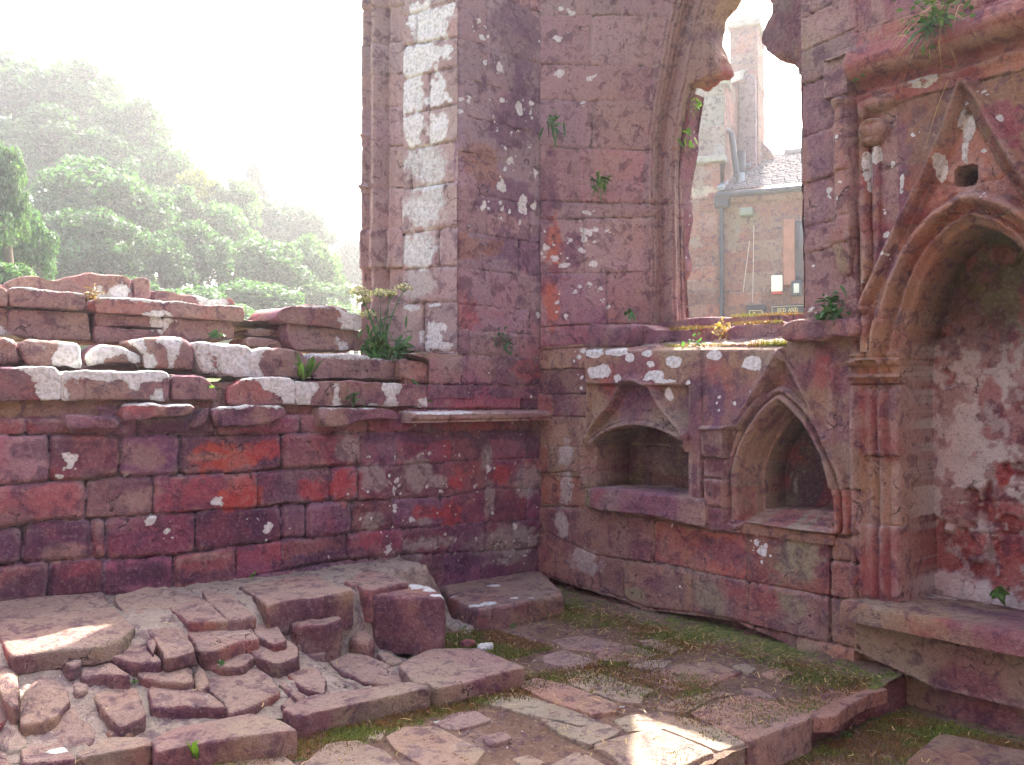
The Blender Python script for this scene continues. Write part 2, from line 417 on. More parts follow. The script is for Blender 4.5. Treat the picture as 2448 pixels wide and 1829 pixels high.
# flatter and more patchy plaster-like zone towards the corner
zone = sst(X([820])[0], X([960])[0], sh.U)
sh.masonry(lines, joints, .030, .032, .03, seed=3, offs=.010, pal=[RED, PUR, DPU, PUR*1.1, BUF, RED*.8, ORA*.7])
sh.h *= 1-.55*zone*(sh.V < 1.35)
sh.rough(.010, .008, .003, 4); sh.col = sh.col*np.array([.84, .74, 1.06])
# string course zone is broken back; leave a ragged recess
rec = sst(1.50, 1.47, sh.V)*sst(1.385, 1.405, sh.V)*(sh.U < 3.42)
sh.h -= rec*(.035+.05*fbm(sh.P, 6, 3, 8))
sh.blot('D2', [(1900, 330, 330, 120), (2080, 640, 150, 120)], np.array([.50, .085, .05]), .85)
sh.blot('D3', [(210, 210, 130, 70), (60, 480, 90, 110), (1480, 640, 60, 110), (1300, 640, 120, 60), (1500, 430, 80, 70), (560, 480, 120, 80), (740, 480, 90, 110), (1800, 390, 60, 60)], np.array([.43, .055, .06]), .75)
sh.blot('D2', [(1250, 330, 220, 130), (1150, 680, 180, 110), (550, 1130, 210, 90), (1750, 330, 180, 40), (1750, 1190, 230, 40)], BUF*1.15, .6)
sh.blot('D2', [(250, 1420, 260, 120), (1200, 1330, 220, 110), (1750, 1350, 240, 80), (400, 250, 250, 100), (1000, 1400, 900, 90)], DPU*.8, .6)
sh.blot('D3', [(1250, 120, 330, 45), (1900, 110, 260, 50), (600, 960, 260, 70), (1550, 960, 160, 60)], np.array([.10, .05, .11]), .7)
sh.blot('D3', [(760, 210, 90, 90), (1250, 380, 110, 110), (960, 420, 110, 110), (950, 680, 80, 70), (1290, 700, 60, 40), (1390, 430, 60, 60), (1720, 250, 45, 90), (1730, 560, 40, 120), (2000, 400, 80, 100), (1900, 850, 160, 130), (1300, 850, 160, 60)], PLA*.78, .65)
sh.blot('D3', [(1180, 960, 150, 90), (1850, 850, 220, 110), (1850, 960, 160, 50)], PLA*.6, .5, lich=.42)
sh.blot('D3', [(1170, 950, 90, 60)], DPU*.5, .55)
sh.spots('D2', [(585, 350, 60), (1428, 965, 28), (1852, 700, 38), (1300, 855, 40), (1075, 495, 25)])
sh.spots('D3', [(228, 745, 30), (220, 830, 10), (378, 745, 8), (95, 680, 7), (163, 680, 7), (900, 500, 11), (1055, 385, 14), (1105, 420, 18), (1080, 480, 24), (1118, 455, 12), (1083, 512, 8), (1404, 500, 12), (1312, 460, 9),
                (1627, 465, 12), (1626, 548, 9), (1617, 355, 7), (1605, 398, 7), (1458, 595, 8), (1092, 600, 18), (1090, 635, 18), (855, 690, 13), (1205, 685, 18), (1142, 690, 9), (1377, 640, 8), (1080, 740, 9), (1045, 885, 22), (1033, 905, 16),
                (765, 510, 9), (917, 260, 12), (1095, 255, 10), (930, 680, 9), (1000, 775, 7), (1033, 800, 8), (640, 935, 10), (1330, 240, 18), (1720, 270, 16), (1725, 340, 22), (1640, 815, 8), (1368, 875, 6), (865, 475, 7), (1435, 450, 8), (870, 585, 7)])
sh.spot[:] = .18+.55*zone
topA = np.interp(sh.U, *zip(*sorted(sh.px('S', [(-900, 966), (600, 972), (1010, 978), (1022, 925), (1105, 915), (1300, 905)]))))
xp = sh.px('S', [(1024, 900)])[0][0]
xq = sh.px('S', [(1094, 900)])[0][0]
sh.lab[(sh.V > topA)] = -1
sh.lab[(sh.U > xp) & (sh.V > 1.47)] = np.where(sh.V[(sh.U > xp) & (sh.V > 1.47)] > topA[(sh.U > xp) & (sh.V > 1.47)], -1, 0)
sh.build({0: ('coursed_masonry', LW)})
# pier inner face
ps = Sheet((0, YL, 0), (1, 0, 0), (0, -1, 0), 3.30, XR+.02, 1.50, 6.2, .010)
zl = lambda y, x=1100: ps.px('S', [(x, y)])[0][1]
ys = [-260, -150, -40, 90, 180, 275, 362, 455, 552, 640, 726, 790, 848, 917, 980]
lines = [[(3, zl(y)+.012*((i*7) % 3-1)), (5, zl(y)-.012*((i*5) % 3-1))] for i, y in enumerate(ys)]
rs = np.random.default_rng(21)
joints = [sorted(list(rs.choice([3.98, 4.05, 4.13, 4.33, 4.44, 4.55], 1 + (i % 2), replace=False))) for i in range(len(ys)-3)]
joints += [ps.px('A8', [(1240, 700)])[0][:1] + ps.px('A8', [(1420, 700)])[0][:1] + ps.px('A8', [(1700, 700)])[0][:1], list(ps.px('A8', [(1040, 850)])[0][:1]) + list(ps.px('A8', [(1320, 850)])[0][:1])+list(ps.px('A8', [(1700, 850)])[0][:1])]
ps.col = stonecol(ps.P, 9, .45, .30, .5)
ps.masonry(lines, joints, .010, .02, .02, seed=9, offs=.006, pal=[PUR, RED*.9, PUR*1.2, BUF*.8, DPU*1.3])
ps.rough(.010, .007, .003, 14); ps.col = lerp(ps.col, np.array([.40, .33, .355]), .50*sst(1.5, 2.6, ps.V))  # paler with height: glare veil painted into the stone colour
# rounded weathered arris at the left edge
edge = ps.px('S', [(1094, 300)])[0][0]
r = np.clip(1-(ps.U-edge)/.07, 0, 1); ps.h -= .045*r**2*(ps.V > 1.8)
ps.blot('A2', [(1120, 1500, 260, 130), (1050, 700, 150, 220), (1100, 200, 160, 180), (1000, 1150, 170, 100)], np.array([.15, .07, .13]), .75)
ps.blot('A2', [(850, 1450, 140, 70), (860, 960, 120, 110)], ORA*.8, .6)
ps.blot('A8', [(1640, 700, 110, 60), (1290, 380, 70, 120)], RED*1.1, .6)
ps.blot('A8', [(1480, 880, 90, 60)], DPU, .7)
ps.spots('A2', [(848, 128, 16), (868, 215, 22), (885, 368, 17), (962, 405, 32), (958, 370, 14), (915, 588, 9), (983, 585, 14), (1085, 655, 24), (1080, 620, 18), (1155, 605, 18), (1148, 660, 16), (1155, 695, 10), (943, 718, 9), (955, 765, 9), (1040, 780, 9), (1087, 768, 10),
                 (1002, 873, 16), (1035, 945, 24), (1003, 990, 18), (1182, 1020, 18), (982, 1092, 30), (985, 1055, 9), (880, 1203, 26), (975, 1190, 12), (985, 1232, 13), (1105, 1225, 42), (1115, 1185, 26), (1170, 1205, 30), (1085, 1310, 16), (1265, 60, 40), (1255, 110, 22), (1150, 865, 7), (890, 160, 9),
                 (745, 580, 14), (790, 570, 18), (745, 650, 14), (785, 600, 14), (1200, 245, 12), (1235, 15, 20), (875, 1155, 8), (978, 1280, 9)])
ps.spots('A8', [(1690, 375, 17), (862, 700, 12), (700, 735, 9), (1400, 718, 6), (1750, 300, 8), (1645, 855, 10)])
ps.spot[:] = .5
topP = np.interp(ps.U, *zip(*sorted(ps.px('A8', [(800, 940), (1036, 930), (1044, 790), (1225, 780), (1240, 620), (1241, -200)]))[:4]))
ps.lab[(ps.U < ps.px('A8', [(1040, 850)])[0][0])] = -1
ps.lab[(ps.U < edge) & (ps.V > ps.px('A8', [(1100, 600)])[0][1])] = -1
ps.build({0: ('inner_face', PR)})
# white-lichened splay facing the missing window
a = np.array([3.70, 5.73, 0]); b = np.array([edge+.004, YL+.012, 0]); L = np.linalg.norm(b-a); ud = (b-a)/L
N = np.cross(ud, [0, 0, 1.0])
sp = Sheet(a, ud, N, 0, L, 1.5, 6.2, .010)
rows = [(-500, -560), (-180, -270), (95, 10), (270, 222), (468, 402), (682, 617), (878, 832), (1118, 1068), (1380, 1330), (1588, 1568)]
lines = [sp.px('A2', [(400, l), (680, r_)]) for l, r_ in rows] + [sp.px('A8', [(870, 312), (1190, 295)]), sp.px('A8', [(900, 600), (1190, 590)]), [(-1, 1.4), (1, 1.4)]]
js = [[.3], [], [.12], [], [.25], [.25], [.07], [], [.33], [], [.2], []]
sp.col = stonecol(sp.P, 12, .5, .7, .25)*1.05
sp.masonry(lines, js, .022, .03, .012, seed=12, offs=.008, pal=[BUF, CRM, ORA*.8, BUF*1.1])
sp.rough(.008, .006, .003, 22); sp.col = lerp(sp.col, np.array([.50, .42, .39]), .45)  # splay stone paled as well, glare put into its colour
sp.blot('A2', [(560, 140, 135, 135), (520, 340, 160, 100), (460, 560, 85, 110), (605, 530, 75, 115), (470, 750, 70, 95), (600, 740, 70, 115)], PLA*1.2, .9, lich=.98)
sp.blot('A2', [(540, 960, 120, 120), (520, 1220, 150, 140), (480, 1470, 115, 115)], PLA*1.15, .9, lich=.62)
sp.blot('A8', [(990, 200, 110, 90)], PLA, .85, lich=.28)
sp.blot('A8', [(1080, 480, 80, 110), (1130, 560, 60, 30), (950, 335, 60, 25), (1080, 320, 60, 18)], None, lich=.85)
sp.spot[:] = .35
sp.build({0: ('lichened_splay', PR)})
# moulded outer jamb with vertical rolls
a2 = np.array([3.565, 6.08, 0]); b2 = a + ud*.004; L2 = np.linalg.norm(b2-a2); ud2 = (b2-a2)/L2; N2 = np.cross(ud2, [0, 0, 1.0])
jm = Sheet(a2, ud2, N2, 0, L2, 1.5, 6.2, .009)
f = jm.U/L2
prof = np.interp(f, [0, .06, .12, .2, .27, .33, .40, .46, .52, .58, .62, .66, .72, .8, 1], [.0, .05, .055, .02, .02, .055, .06, .03, .0, -.02, -.02, .01, .02, .0, -.004])
jm.h = prof*1.5 + .012*np.sin(f*60)*0
jm.col = stonecol(jm.P, 15, .35, .9, .2)*.95
lines = [[(-1, jm.px('A2', [(250, y)])[0][1]+.02), (1, jm.px('A2', [(250, y)])[0][1]-.02)] for y in (-600, -250, 60, 270, 455, 640, 870, 1115, 1350, 1580)] + [[(-1, jm.px('A8', [(700, y)])[0][1]), (1, jm.px('A8', [(700, y)])[0][1])] for y in (310, 640)]
jm.masonry(lines, [[]]*(len(lines)-1), .018, .02, .01, seed=15, pal=[ORA*.9, BUF, PUR*1.2])
jm.rough(.006, .006, .003, 25); jm.col = lerp(jm.col, np.array([.48, .41, .38]), .5)  # moulding paled, glare veil put into its colour
q = jm.px('A2', [(150, 1118)])[0]
jm.h += .045*np.exp(-((jm.V-q[1])/.02)**2)*(f < .35); q = jm.px('A2', [(150, 820)])[0]; jm.h += .025*np.exp(-((jm.V-q[1])/.015)**2)*(f < .3)
jm.spot[:] = .4; jm.lich = .12*np.ones(jm.U.shape)
jm.build({0: ('jamb_moulding', PR)})
# ------------------------------------------------------------ far reveal of the side window: ruled, curving into the arch
def curve(view, pts, x): return np.array([onR(*p, x) for p in src(view, pts)])
XO = 5.62
Bc = curve('S', [(1642, 860), (1640, 700), (1636, 520), (1634, 420), (1640, 342), (1656, 250), (1678, 170), (1694, 90), (1716, 20), (1748, -60), (1800, -150), (1870, -230)], XO)
Bz = Bc[:, 2]; By = Bc[:, 1]
o = np.argsort(Bz); Bz, By = Bz[o], By[o]
rv = Sheet((XR, 5.09, 0), (1, 0, 0), (-.418, -.908, 0), 0, 1, 1.80, min(5.6, Bz.max()), .0085)
t = rv.U
yA = 5.215 - .0*rv.V
yB = np.interp(rv.V, Bz, By)
rv.P = np.stack([XR+.0+(XO-XR)*t, yA*(1-t)+yB*t, rv.V], -1)
gU = np.stack([np.full(t.shape, XO-XR), yB-yA, 0*t], -1); gV = np.gradient(rv.P, axis=0)
Nn = np.cross(gU, gV); Nn /= np.linalg.norm(Nn, axis=-1, keepdims=True)
rv.Nf = Nn
rv.wu = fbm(rv.P, 5, 3, 91)-.5; rv.wv = fbm(rv.P, 5, 3, 93)-.5; rv.wu2 = fbm(rv.P, 22, 3, 95)-.5; rv.wv2 = fbm(rv.P, 22, 3, 97)-.5
rv.O = np.array([XR, 5.09, 0]); dd = np.array([XO-XR, 4.63-5.115, 0]); rv.Ud = dd/np.dot(dd, dd)*1.0; rv.N = np.array([-.418, -.908, 0])
def rpx(view, pts):
    out = []
    for x, y in src(view, pts):
        w = on_plane(x, y, rv.O, rv.N); out.append((float((w-rv.O)@dd/np.dot(dd, dd)), float(w[2])))
    return out
rv.px = rpx
lines = [rpx('A2', [(1300, y), (1900, y+dy)]) for y, dy in ((-700, 170), (-420, 150), (-200, 120), (60, 110), (350, 90), (560, 70), (845, 50), (1165, 40), (1275, 10), (1600, 0))]
lines += [rpx('A8', [(1750, 440), (2100, 430)]), rpx('A8', [(1750, 560), (2100, 560)]), [(-1, 1.7), (2, 1.7)]]
js = [[.5], [.35, .7], [.45], [.3, .62], [.5], [.35, .8], [.25, .72], [.5, .78], [.3, .72], [.45, .8], [.4, .75], [.5]]
rv.col = stonecol(rv.P, 30, .62, .5, .3)
rv.masonry(lines, js, .014, .03, .015, seed=30, offs=.006, pal=[RED, BUF, PUR*1.2, ORA*.8])
rv.rough(.010, .007, .003, 41); rv.col = lerp(rv.col, np.array([.41, .33, .335]), .48*sst(1.8, 2.8, rv.V))  # reveal paled upwards, glare veil painted into its colour
m = np.interp(t, [0, .70, .74, .78, .82, .86, .89, .93, .96, 1.0], [0, 0, .035, .03, -.02, -.02, .04, .045, .0, -.01])
rv.h += m
rv.h += np.where(t > .72, .008*np.sin(t*220+6*rv.wu), 0)
rv.col = lerp(rv.col, BUF*.95, sst(.70, .80, t)*.6)
rv.blot('A2', [(1350, 1400, 50, 170)], np.array([.50, .13, .07]), .85); rv.blot('A8', [(1820, 300, 40, 170)], np.array([.48, .12, .07]), .85)
rv.blot('A2', [(1440, 1450, 70, 120), (1300, 1100, 60, 300), (1330, 1600, 70, 60)], np.array([.17, .075, .12]), .75)
rv.blot('A2', [(1640, 1000, 150, 140), (1650, 700, 160, 120), (1730, 1400, 90, 130)], BUF*1.1, .5)
rv.spots('A2', [(1510, 1355, 28), (1562, 1347, 17), (1498, 1400, 20), (1297, 1445, 20), (1350, 1507, 16), (1405, 1545, 22), (1495, 1465, 18), (1547, 1550, 18), (1620, 1352, 8), (1515, 1240, 15), (1345, 1425, 10), (1437, 1408, 12), (1365, 35, 14), (1410, 70, 26), (1355, 205, 20), (1360, 415, 18), (1490, 590, 9), (1515, 455, 14), (1295, 1350, 7)])
rv.spots('A8', [(1845, 35, 14), (1895, 70, 20), (2040, 75, 18), (1965, 205, 12), (1945, 235, 12), (2022, 190, 14), (2075, 218, 12), (2117, 325, 14), (1855, 295, 11), (1900, 375, 11), (2090, 283, 8), (1860, 250, 8), (1845, 355, 8)])
rv.spot[:] = .35
rv.spots('A2', [(1905, 1380, 10)]) if False else None
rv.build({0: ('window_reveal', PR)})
# ragged outer edge of the jamb, where the light catches white lichen
jb = src('A2', [(1975, 1660), (2030, 1600), (2035, 1500), (2015, 1470), (2045, 1300), (2035, 1150), (2060, 950), (2065, 850), (2075, 700), (2090, 600), (2120, 540)])
poly = [(-onR(x, y, XO)[1], onR(x, y, XO)[2]) for x, y in jb]
lo = [(-onR(1628, 845, XO)[1], 1.85)]
poly = [(-onR(1580, 300, XO)[1], onR(1580, 300, XO)[2]), (-onR(1590, 845, XO)[1], 1.85), (-onR(1632, 845, XO)[1], 1.85)] + poly
prism('jamb_edge', poly, 'R', XO-.03, .16, PR, rnd=.02, amp=.02, sp=.03, red=.6, spot=.9, lich=.25, tone=1.0)
# cusped stub of the tracery, far side
cz = src('B2', [(1050, -330), (880, -120), (775, 0), (655, 225), (602, 450), (640, 680), (695, 800), (733, 940), (702, 1000), (560, 1045), (430, 1120), (330, 1180), (100, 1000), (150, 300), (400, -330)])
prism('tracery_cusp', [(-onR(x, y, XO)[1], onR(x, y, XO)[2]) for x, y in cz], 'R', XO-.12, .22, PR, rnd=.03, amp=.028, sp=.022, freq=9, smooth=1, red=.2, buff=.9, dark=.3, tone=1.1, dome=.02, dust=.3)
# body of the pier behind all the faces (plan outline, solid)
def plan_block(name, plan, z0, z1, parent, mat=None, tone=.9, **kw):
    return prism(name, plan, 'T', z1, z1-z0, parent, rnd=.03, amp=.006, sp=.12, tone=tone, **kw)
plan_block('core', [(3.90, 5.32), (4.80, 5.32), (4.75, 5.2), (5.60, 4.83), (5.95, 4.72), (5.95, 6.08), (3.66, 6.08), (3.75, 5.8)], 0, 6.1, PR)
plan_block('core', [(3.9, 5.9), (6.0, 5.9), (6.0, 4.2), (5.9, 4.0), (5.95, 3.0), (6.0, 6.3), (3.9, 6.3)], 5.8, 6.4, PR) if False else None
# ------------------------------------------------------------ ledges and loose-looking courses of the left wall
def plL(name, view, pts, y, d, **kw): return stone(name, view, pts, 'L', y, d, LW, **kw)
prism('core', [(-.7, 5.28), (3.9, 5.28), (3.95, 5.9), (3.7, 6.3), (-.7, 6.3)], 'T', 1.60, 1.6, LW, rnd=.02, amp=.012, sp=.07, red=.4, dark=.6, spot=.5, tone=.95, moss=.18)
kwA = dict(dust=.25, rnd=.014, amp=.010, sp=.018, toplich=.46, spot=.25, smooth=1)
plL('ledge_stone', 'D1', [(-1200, 915), (-310, 920), (-300, 1210), (-1200, 1225)], YL-.012, .30, red=.4, dark=.6, **kwA)
plL('ledge_stone', 'D1', [(-296, 918), (460, 922), (505, 945), (522, 1000), (522, 1203), (-296, 1210)], YL-.014, .30, red=.3, dark=1.0, **kwA)
plL('ledge_stone', 'D1', [(530, 950), (900, 950), (1425, 958), (1455, 990), (1452, 1210), (528, 1205)], YL-.010, .30, red=.45, dark=.5, **kwA)
plL('ledge_stone', 'D1', [(1460, 992), (1510, 985), (1740, 1000), (1800, 1050), (1870, 1130), (1855, 1190), (1800, 1200), (1464, 1212)], YL-.006, .26, red=.45, dark=.4, **{**kwA, 'toplich': .2})
plL('ledge_stone', 'A8', [(-135, 800), (-60, 748), (60, 738), (240, 747), (258, 770), (258, 905), (-128, 903)], YL-.006, .30, red=.4, buff=.5, **{**kwA, 'toplich': .6})
plL('ledge_stone', 'A8', [(263, 768), (640, 766), (1036, 783), (1040, 918), (640, 910), (263, 908)], YL-.008, .30, red=.4, dark=.4, **{**kwA, 'toplich': .1})
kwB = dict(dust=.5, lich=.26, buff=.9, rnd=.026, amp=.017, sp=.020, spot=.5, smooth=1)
plL('rubble_stone', 'D1', [(-900, 640), (-150, 660), (-130, 900), (-900, 900)], 5.40, .35, **{**kwB, **dict(lich=.2)})
plL('rubble_stone', 'D1', [(-140, 650), (40, 655), (150, 690), (165, 760), (190, 900), (-130, 915)], 5.42, .35, **{**kwB, **dict(lich=.30)})
plL('rubble_stone', 'D1', [(175, 700), (240, 668), (440, 680), (660, 712), (698, 745), (708, 925), (460, 905), (250, 895), (200, 820)], 5.385, .35, **{**kwB, **dict(lich=.40, buff=.7)})
plL('rubble_stone', 'D1', [(770, 790), (860, 730), (960, 712), (1030, 722), (1160, 795), (1215, 810), (1220, 888), (790, 895)], 5.40, .30, **{**{**kwB, 'toplich': .3, 'spot': .15}, **dict(lich=.02, red=.7)})
plL('rubble_stone', 'D1', [(1150, 690), (1220, 662), (1420, 662), (1590, 680), (1648, 740), (1655, 940), (1240, 930), (1232, 790), (1180, 740)], 5.375, .35, **{**{**kwB, 'toplich': .35, 'spot': .2}, **dict(red=.5, lich=.03)})
plL('rubble_stone', 'D1', [(1662, 712), (1760, 700), (2080, 730), (2165, 770), (2165, 960), (2150, 1000), (1730, 982), (1690, 880)], 5.37, .35, **{**kwB, **dict(lich=.62, buff=.8)})
plL('rubble_stone', 'A8', [(-25, 600), (60, 562), (220, 572), (310, 595), (352, 650), (345, 730), (330, 755), (0, 755)], 5.375, .35, **{**kwB, **dict(lich=.34, buff=.6)})
plL('rubble_stone', 'A8', [(372, 620), (400, 600), (640, 612), (878, 648), (882, 778), (660, 770), (375, 765)], 5.36, .35, **{**{**kwB, 'toplich': .75, 'spot': .25}, **dict(red=.3, dark=.5)})
plL('rubble_stone', 'A8', [(884, 640), (1000, 640), (1130, 690), (1228, 740), (1235, 783), (886, 782)], 5.27, .30, **{**{**kwB, 'spot': .15, 'rnd': .02}, **dict(red=.4, dark=.5)})
plL('rubble_stone', 'A8', [(930, 600), (1290, 600), (1400, 640), (1410, 700), (1240, 740), (1040, 640)], 5.24, .2, **{**{**kwB, 'spot': .15, 'rnd': .02, 'amp': .01}, **dict(red=.5, dark=.3)})
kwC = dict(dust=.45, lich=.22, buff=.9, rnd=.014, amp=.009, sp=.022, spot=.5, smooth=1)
plL('coping_slab', 'D1', [(-1100, 215), (60, 240), (70, 400), (-1100, 380)], 5.76, .42, **{**kwC, **dict(buff=.8)})
plL('coping_slab', 'D1', [(78, 238), (400, 255), (735, 295), (742, 330), (730, 440), (400, 420), (85, 405)], 5.75, .45, **{**{**kwC, 'toplich': .6}, **dict(buff=.8, lich=.16)})
plL('coping_slab', 'D1', [(798, 345), (840, 318), (1200, 335), (1400, 355), (1402, 488), (1100, 465), (810, 445)], 5.74, .45, **{**{**kwC, 'toplich': .75}, **dict(buff=.8, lich=.12)})
plL('coping_slab', 'D1', [(1404, 352), (1800, 385), (2070, 402), (2085, 425), (2083, 535), (1750, 512), (1406, 485)], 5.735, .45, **{**{**kwC, 'toplich': .6}, **dict(buff=.7, lich=.1)})
plL('wall_stone', 'D1', [(-1100, 390), (70, 410), (85, 650), (-1100, 640)], 5.82, .4, **kwC)
plL('wall_stone', 'D1', [(88, 415), (400, 430), (760, 450), (785, 700), (400, 690), (60, 650)], 5.80, .4, **{**kwC, **dict(lich=.38)})
plL('wall_stone', 'D1', [(800, 455), (1380, 490), (1400, 590), (805, 565)], 5.80, .4, **{**kwC, **dict(lich=.1)})
plL('wall_stone', 'D1', [(800, 570), (1080, 580), (1230, 640), (1225, 720), (795, 705)], 5.78, .4, **{**kwC, **dict(red=.3)})
plL('wall_stone', 'D1', [(1390, 490), (1995, 525), (2000, 690), (1400, 705)], 5.79, .4, **{**kwC, **dict(red=.4, dark=.6)})
plL('wall_stone', 'D1', [(1090, 590), (1400, 598), (1410, 700), (1240, 710)], 5.80, .4, **{**kwC, **dict(red=.4, dark=.5)})
plL('crest_stone', 'D1', [(-700, 220), (-200, 180), (15, 195), (25, 310), (-700, 300)], 5.99, .25, **{**kwC, **dict(lich=.25, buff=.8)})
plL('crest_stone', 'D1', [(20, 200), (110, 165), (210, 150), (310, 152), (420, 178), (560, 160), (690, 132), (800, 122), (1050, 136), (1105, 140), (1135, 172), (1133, 345), (600, 320), (25, 310)], 6.0, .25, **{**{**kwC, 'amp': .014}, **dict(lich=.22, buff=.7)})
plL('crest_stone', 'D1', [(1140, 165), (1180, 155), (1270, 160), (1288, 180), (1290, 350), (1140, 345)], 5.995, .25, **{**{**kwC, 'amp': .004, 'rnd': .012}, **dict(buff=.5)})
plL('crest_stone', 'D1', [(1298, 262), (1430, 272), (1500, 312), (1570, 295), (1650, 302), (1720, 315), (1800, 352), (1880, 338), (1990, 338), (2025, 400), (1300, 380)], 6.02, .2, **{**{**kwC, 'amp': .012}, **dict(lich=.1, buff=.6)})
plL('top_block', 'A8', [(155, 400), (175, 345), (240, 322), (400, 322), (520, 335), (560, 360), (650, 372), (662, 400), (655, 460), (600, 462), (200, 420)], 5.60, .5, **{**{**kwC, 'amp': .016, 'toplich': .7}, **dict(lich=.30, buff=.9)})
plL('top_block', 'A8', [(205, 425), (650, 465), (665, 590), (250, 580), (215, 540)], 5.64, .5, **{**kwC, **dict(lich=.1, red=.5, dark=.6)})
plL('crest_stone', 'A8', [(230, 330), (330, 312), (380, 325), (470, 322), (560, 345), (600, 372), (230, 372)], 5.86, .2, **{**kwC, **dict(lich=.2, buff=.8)})
plL('rubble_stone', 'A8', [(-20, 462), (60, 455), (140, 468), (200, 490), (190, 512), (-20, 500)], 5.80, .3, **{**{k: v for k, v in kwC.items()}, **dict(buff=.7, toplich=.5)})
plL('rubble_stone', 'A8', [(-30, 512), (40, 505), (150, 512), (180, 535), (190, 570), (-30, 565)], 5.72, .3, **{**kwC, **dict(buff=.5)})
plL('rubble_stone', 'A8', [(60, 440), (180, 445), (250, 470), (250, 500), (60, 480)], 6.05, .3, **{**kwC, **dict(buff=.7, toplich=.5)})
# string course, partly broken
kwS = dict(rnd=.02, amp=.009, sp=.02, spot=.3)
plL('string_course', 'D1', [(1030, 1335), (1060, 1280), (1085, 1243), (1300, 1240), (1650, 1248), (1698, 1275), (1640, 1320), (1570, 1350), (1420, 1345), (1200, 1382), (1060, 1390)], YL-.10, .16, buff=.7, toplich=.85, **{**kwS, 'amp': .014})
plL('string_course', 'D1', [(560, 1330), (840, 1330), (990, 1360), (1060, 1420), (1040, 1470), (840, 1430), (700, 1480), (560, 1460)], YL-.05, .12, red=.4, dark=.7, **{**kwS, 'amp': .016})
plL('string_course', 'D1', [(1720, 1290), (1800, 1250), (1800, 1320), (1760, 1420), (1640, 1440), (1700, 1340)], YL-.07, .12, red=.4, dark=.7, **{**kwS, 'amp': .014})
plL('string_course', 'D1', [(1810, 1300), (1880, 1246), (2212, 1243), (2420, 1250), (2440, 1330), (2300, 1400), (2050, 1440), (1850, 1430)], YL-.09, .16, red=.35, dark=.5, toplich=.7, **{**kwS, 'amp': .014})
plL('string_course', 'A8', [(430, 918), (640, 922), (860, 935), (872, 985), (760, 990), (620, 1000), (560, 1030), (415, 1035), (412, 1000)], YL-.10, .16, buff=.6, toplich=.55, **{**kwS, 'amp': .010})
def moulding(name, view, x0, y0, x1, y1, parent, y=YL, prof=None, res=.012, **kw):
    pass
scs = Sheet((0, YL, 0), (1, 0, 0), (0, -1, 0), *[q[0] for q in (sh.px('A8', [(878, 1000)]) + sh.px('A8', [(1985, 1000)]))], 1.33, 1.485, .007)
vt, = sh.px('A8', [(1400, 938)]); vb, = sh.px('A8', [(1400, 1050)]); z1, z0 = vt[1], vb[1]
fz = (scs.V-z0)/(z1-z0)
scs.h = np.interp(fz, [-.2, 0, .06, .45, .55, .62, .86, .96, 1.0, 1.2], [-.02, -.02, .04, .115, .105, .125, .13, .11, -.02, -.02])
ue = sh.px('A8', [(1960, 1000)])[0][0]; us = sh.px('A8', [(884, 1000)])[0][0]
scs.h = np.where((scs.U > ue) | (scs.U < us), -.02, scs.h)
scs.h -= .05*sst(sh.px('A8', [(1800, 1000)])[0][0], ue, scs.U)*(fz < .5)
scs.col = lerp(stonecol(scs.P, 44, .3, 1.2, .1)*1.3, np.array([.46, .37, .32]), .45); scs.rough(.004, .004, .003, 5)
for xx in (1120, 1355, 1530, 1590):
    (hu, hv), = scs.px('A8', [(xx, 992)]); g = np.exp(-(((scs.U-hu)/.012)**2+((scs.V-hv)/.014)**2)); scs.h -= .05*g; scs.col = lerp(scs.col, DPU*.4, g)
scs.blot('A8', [(1100, 945, 190, 16), (1800, 955, 60, 14)], None, lich=.95); scs.blot('A8', [(1640, 1000, 70, 40)], RED, .7); scs.spot[:] = .4
scs.lab[(fz < -.03) | (fz > 1.03)] = -1
scs.build({0: ('string_course', LW)})
# gravelly fill on the ledges
def fill_sheet(name, parent, x0, x1, y0, y1, zf, res=.02, moss=.0, col=None, seed=1, amp=.012):
    xs = np.arange(x0, x1, res); ysv = np.arange(y0, y1, res); Xg, Yg = np.meshgrid(xs, ysv)
    Z = zf(Xg, Yg) if callable(zf) else np.full(Xg.shape, zf)
    P = np.stack([Xg, Yg, Z], -1)
    Z = Z + (fbm(P, 14, 4, seed)-.5)*2*amp + (fbm(P, 40, 2, seed+1)-.5)*amp
    P = np.stack([Xg, Yg, Z], -1); n, m = Xg.shape; idx = np.arange(n*m).reshape(n, m)
    Q = np.stack([idx[:-1, :-1], idx[:-1, 1:], idx[1:, 1:], idx[1:, :-1]], -1).reshape(-1, 4)
    c = (stonecol(P, seed, .3, 1.0, .2)*.5+MOR*.6 if col is None else np.broadcast_to(col, P.shape)*(.6+.8*fbm(P, 6, 4, seed+4))[..., None]).reshape(-1, 3)
    one = np.ones(len(c)); mo = moss if not callable(moss) else moss(Xg, Yg).ravel()
    me = mesh(name, P.reshape(-1, 3), Q, True, {'col': np.clip(c, .01, .9), 'lich': one*0, 'moss': one*mo, 'spot': one*.6})
    return link(name, me, parent, STONE)
fill_sheet('mortar_fill', LW, -.7, 3.82, 5.26, 5.9, lambda x, y: 1.635+.0*x+np.clip((y-5.45)*.6, 0, .14), .02, .15, seed=51)
fill_sheet('mortar_fill', LW, -.7, 2.95, 5.78, 6.25, lambda x, y: 2.03+.10*np.clip((6.0-y)/.3, -1, 0)+0*x, .02, .25, seed=52)
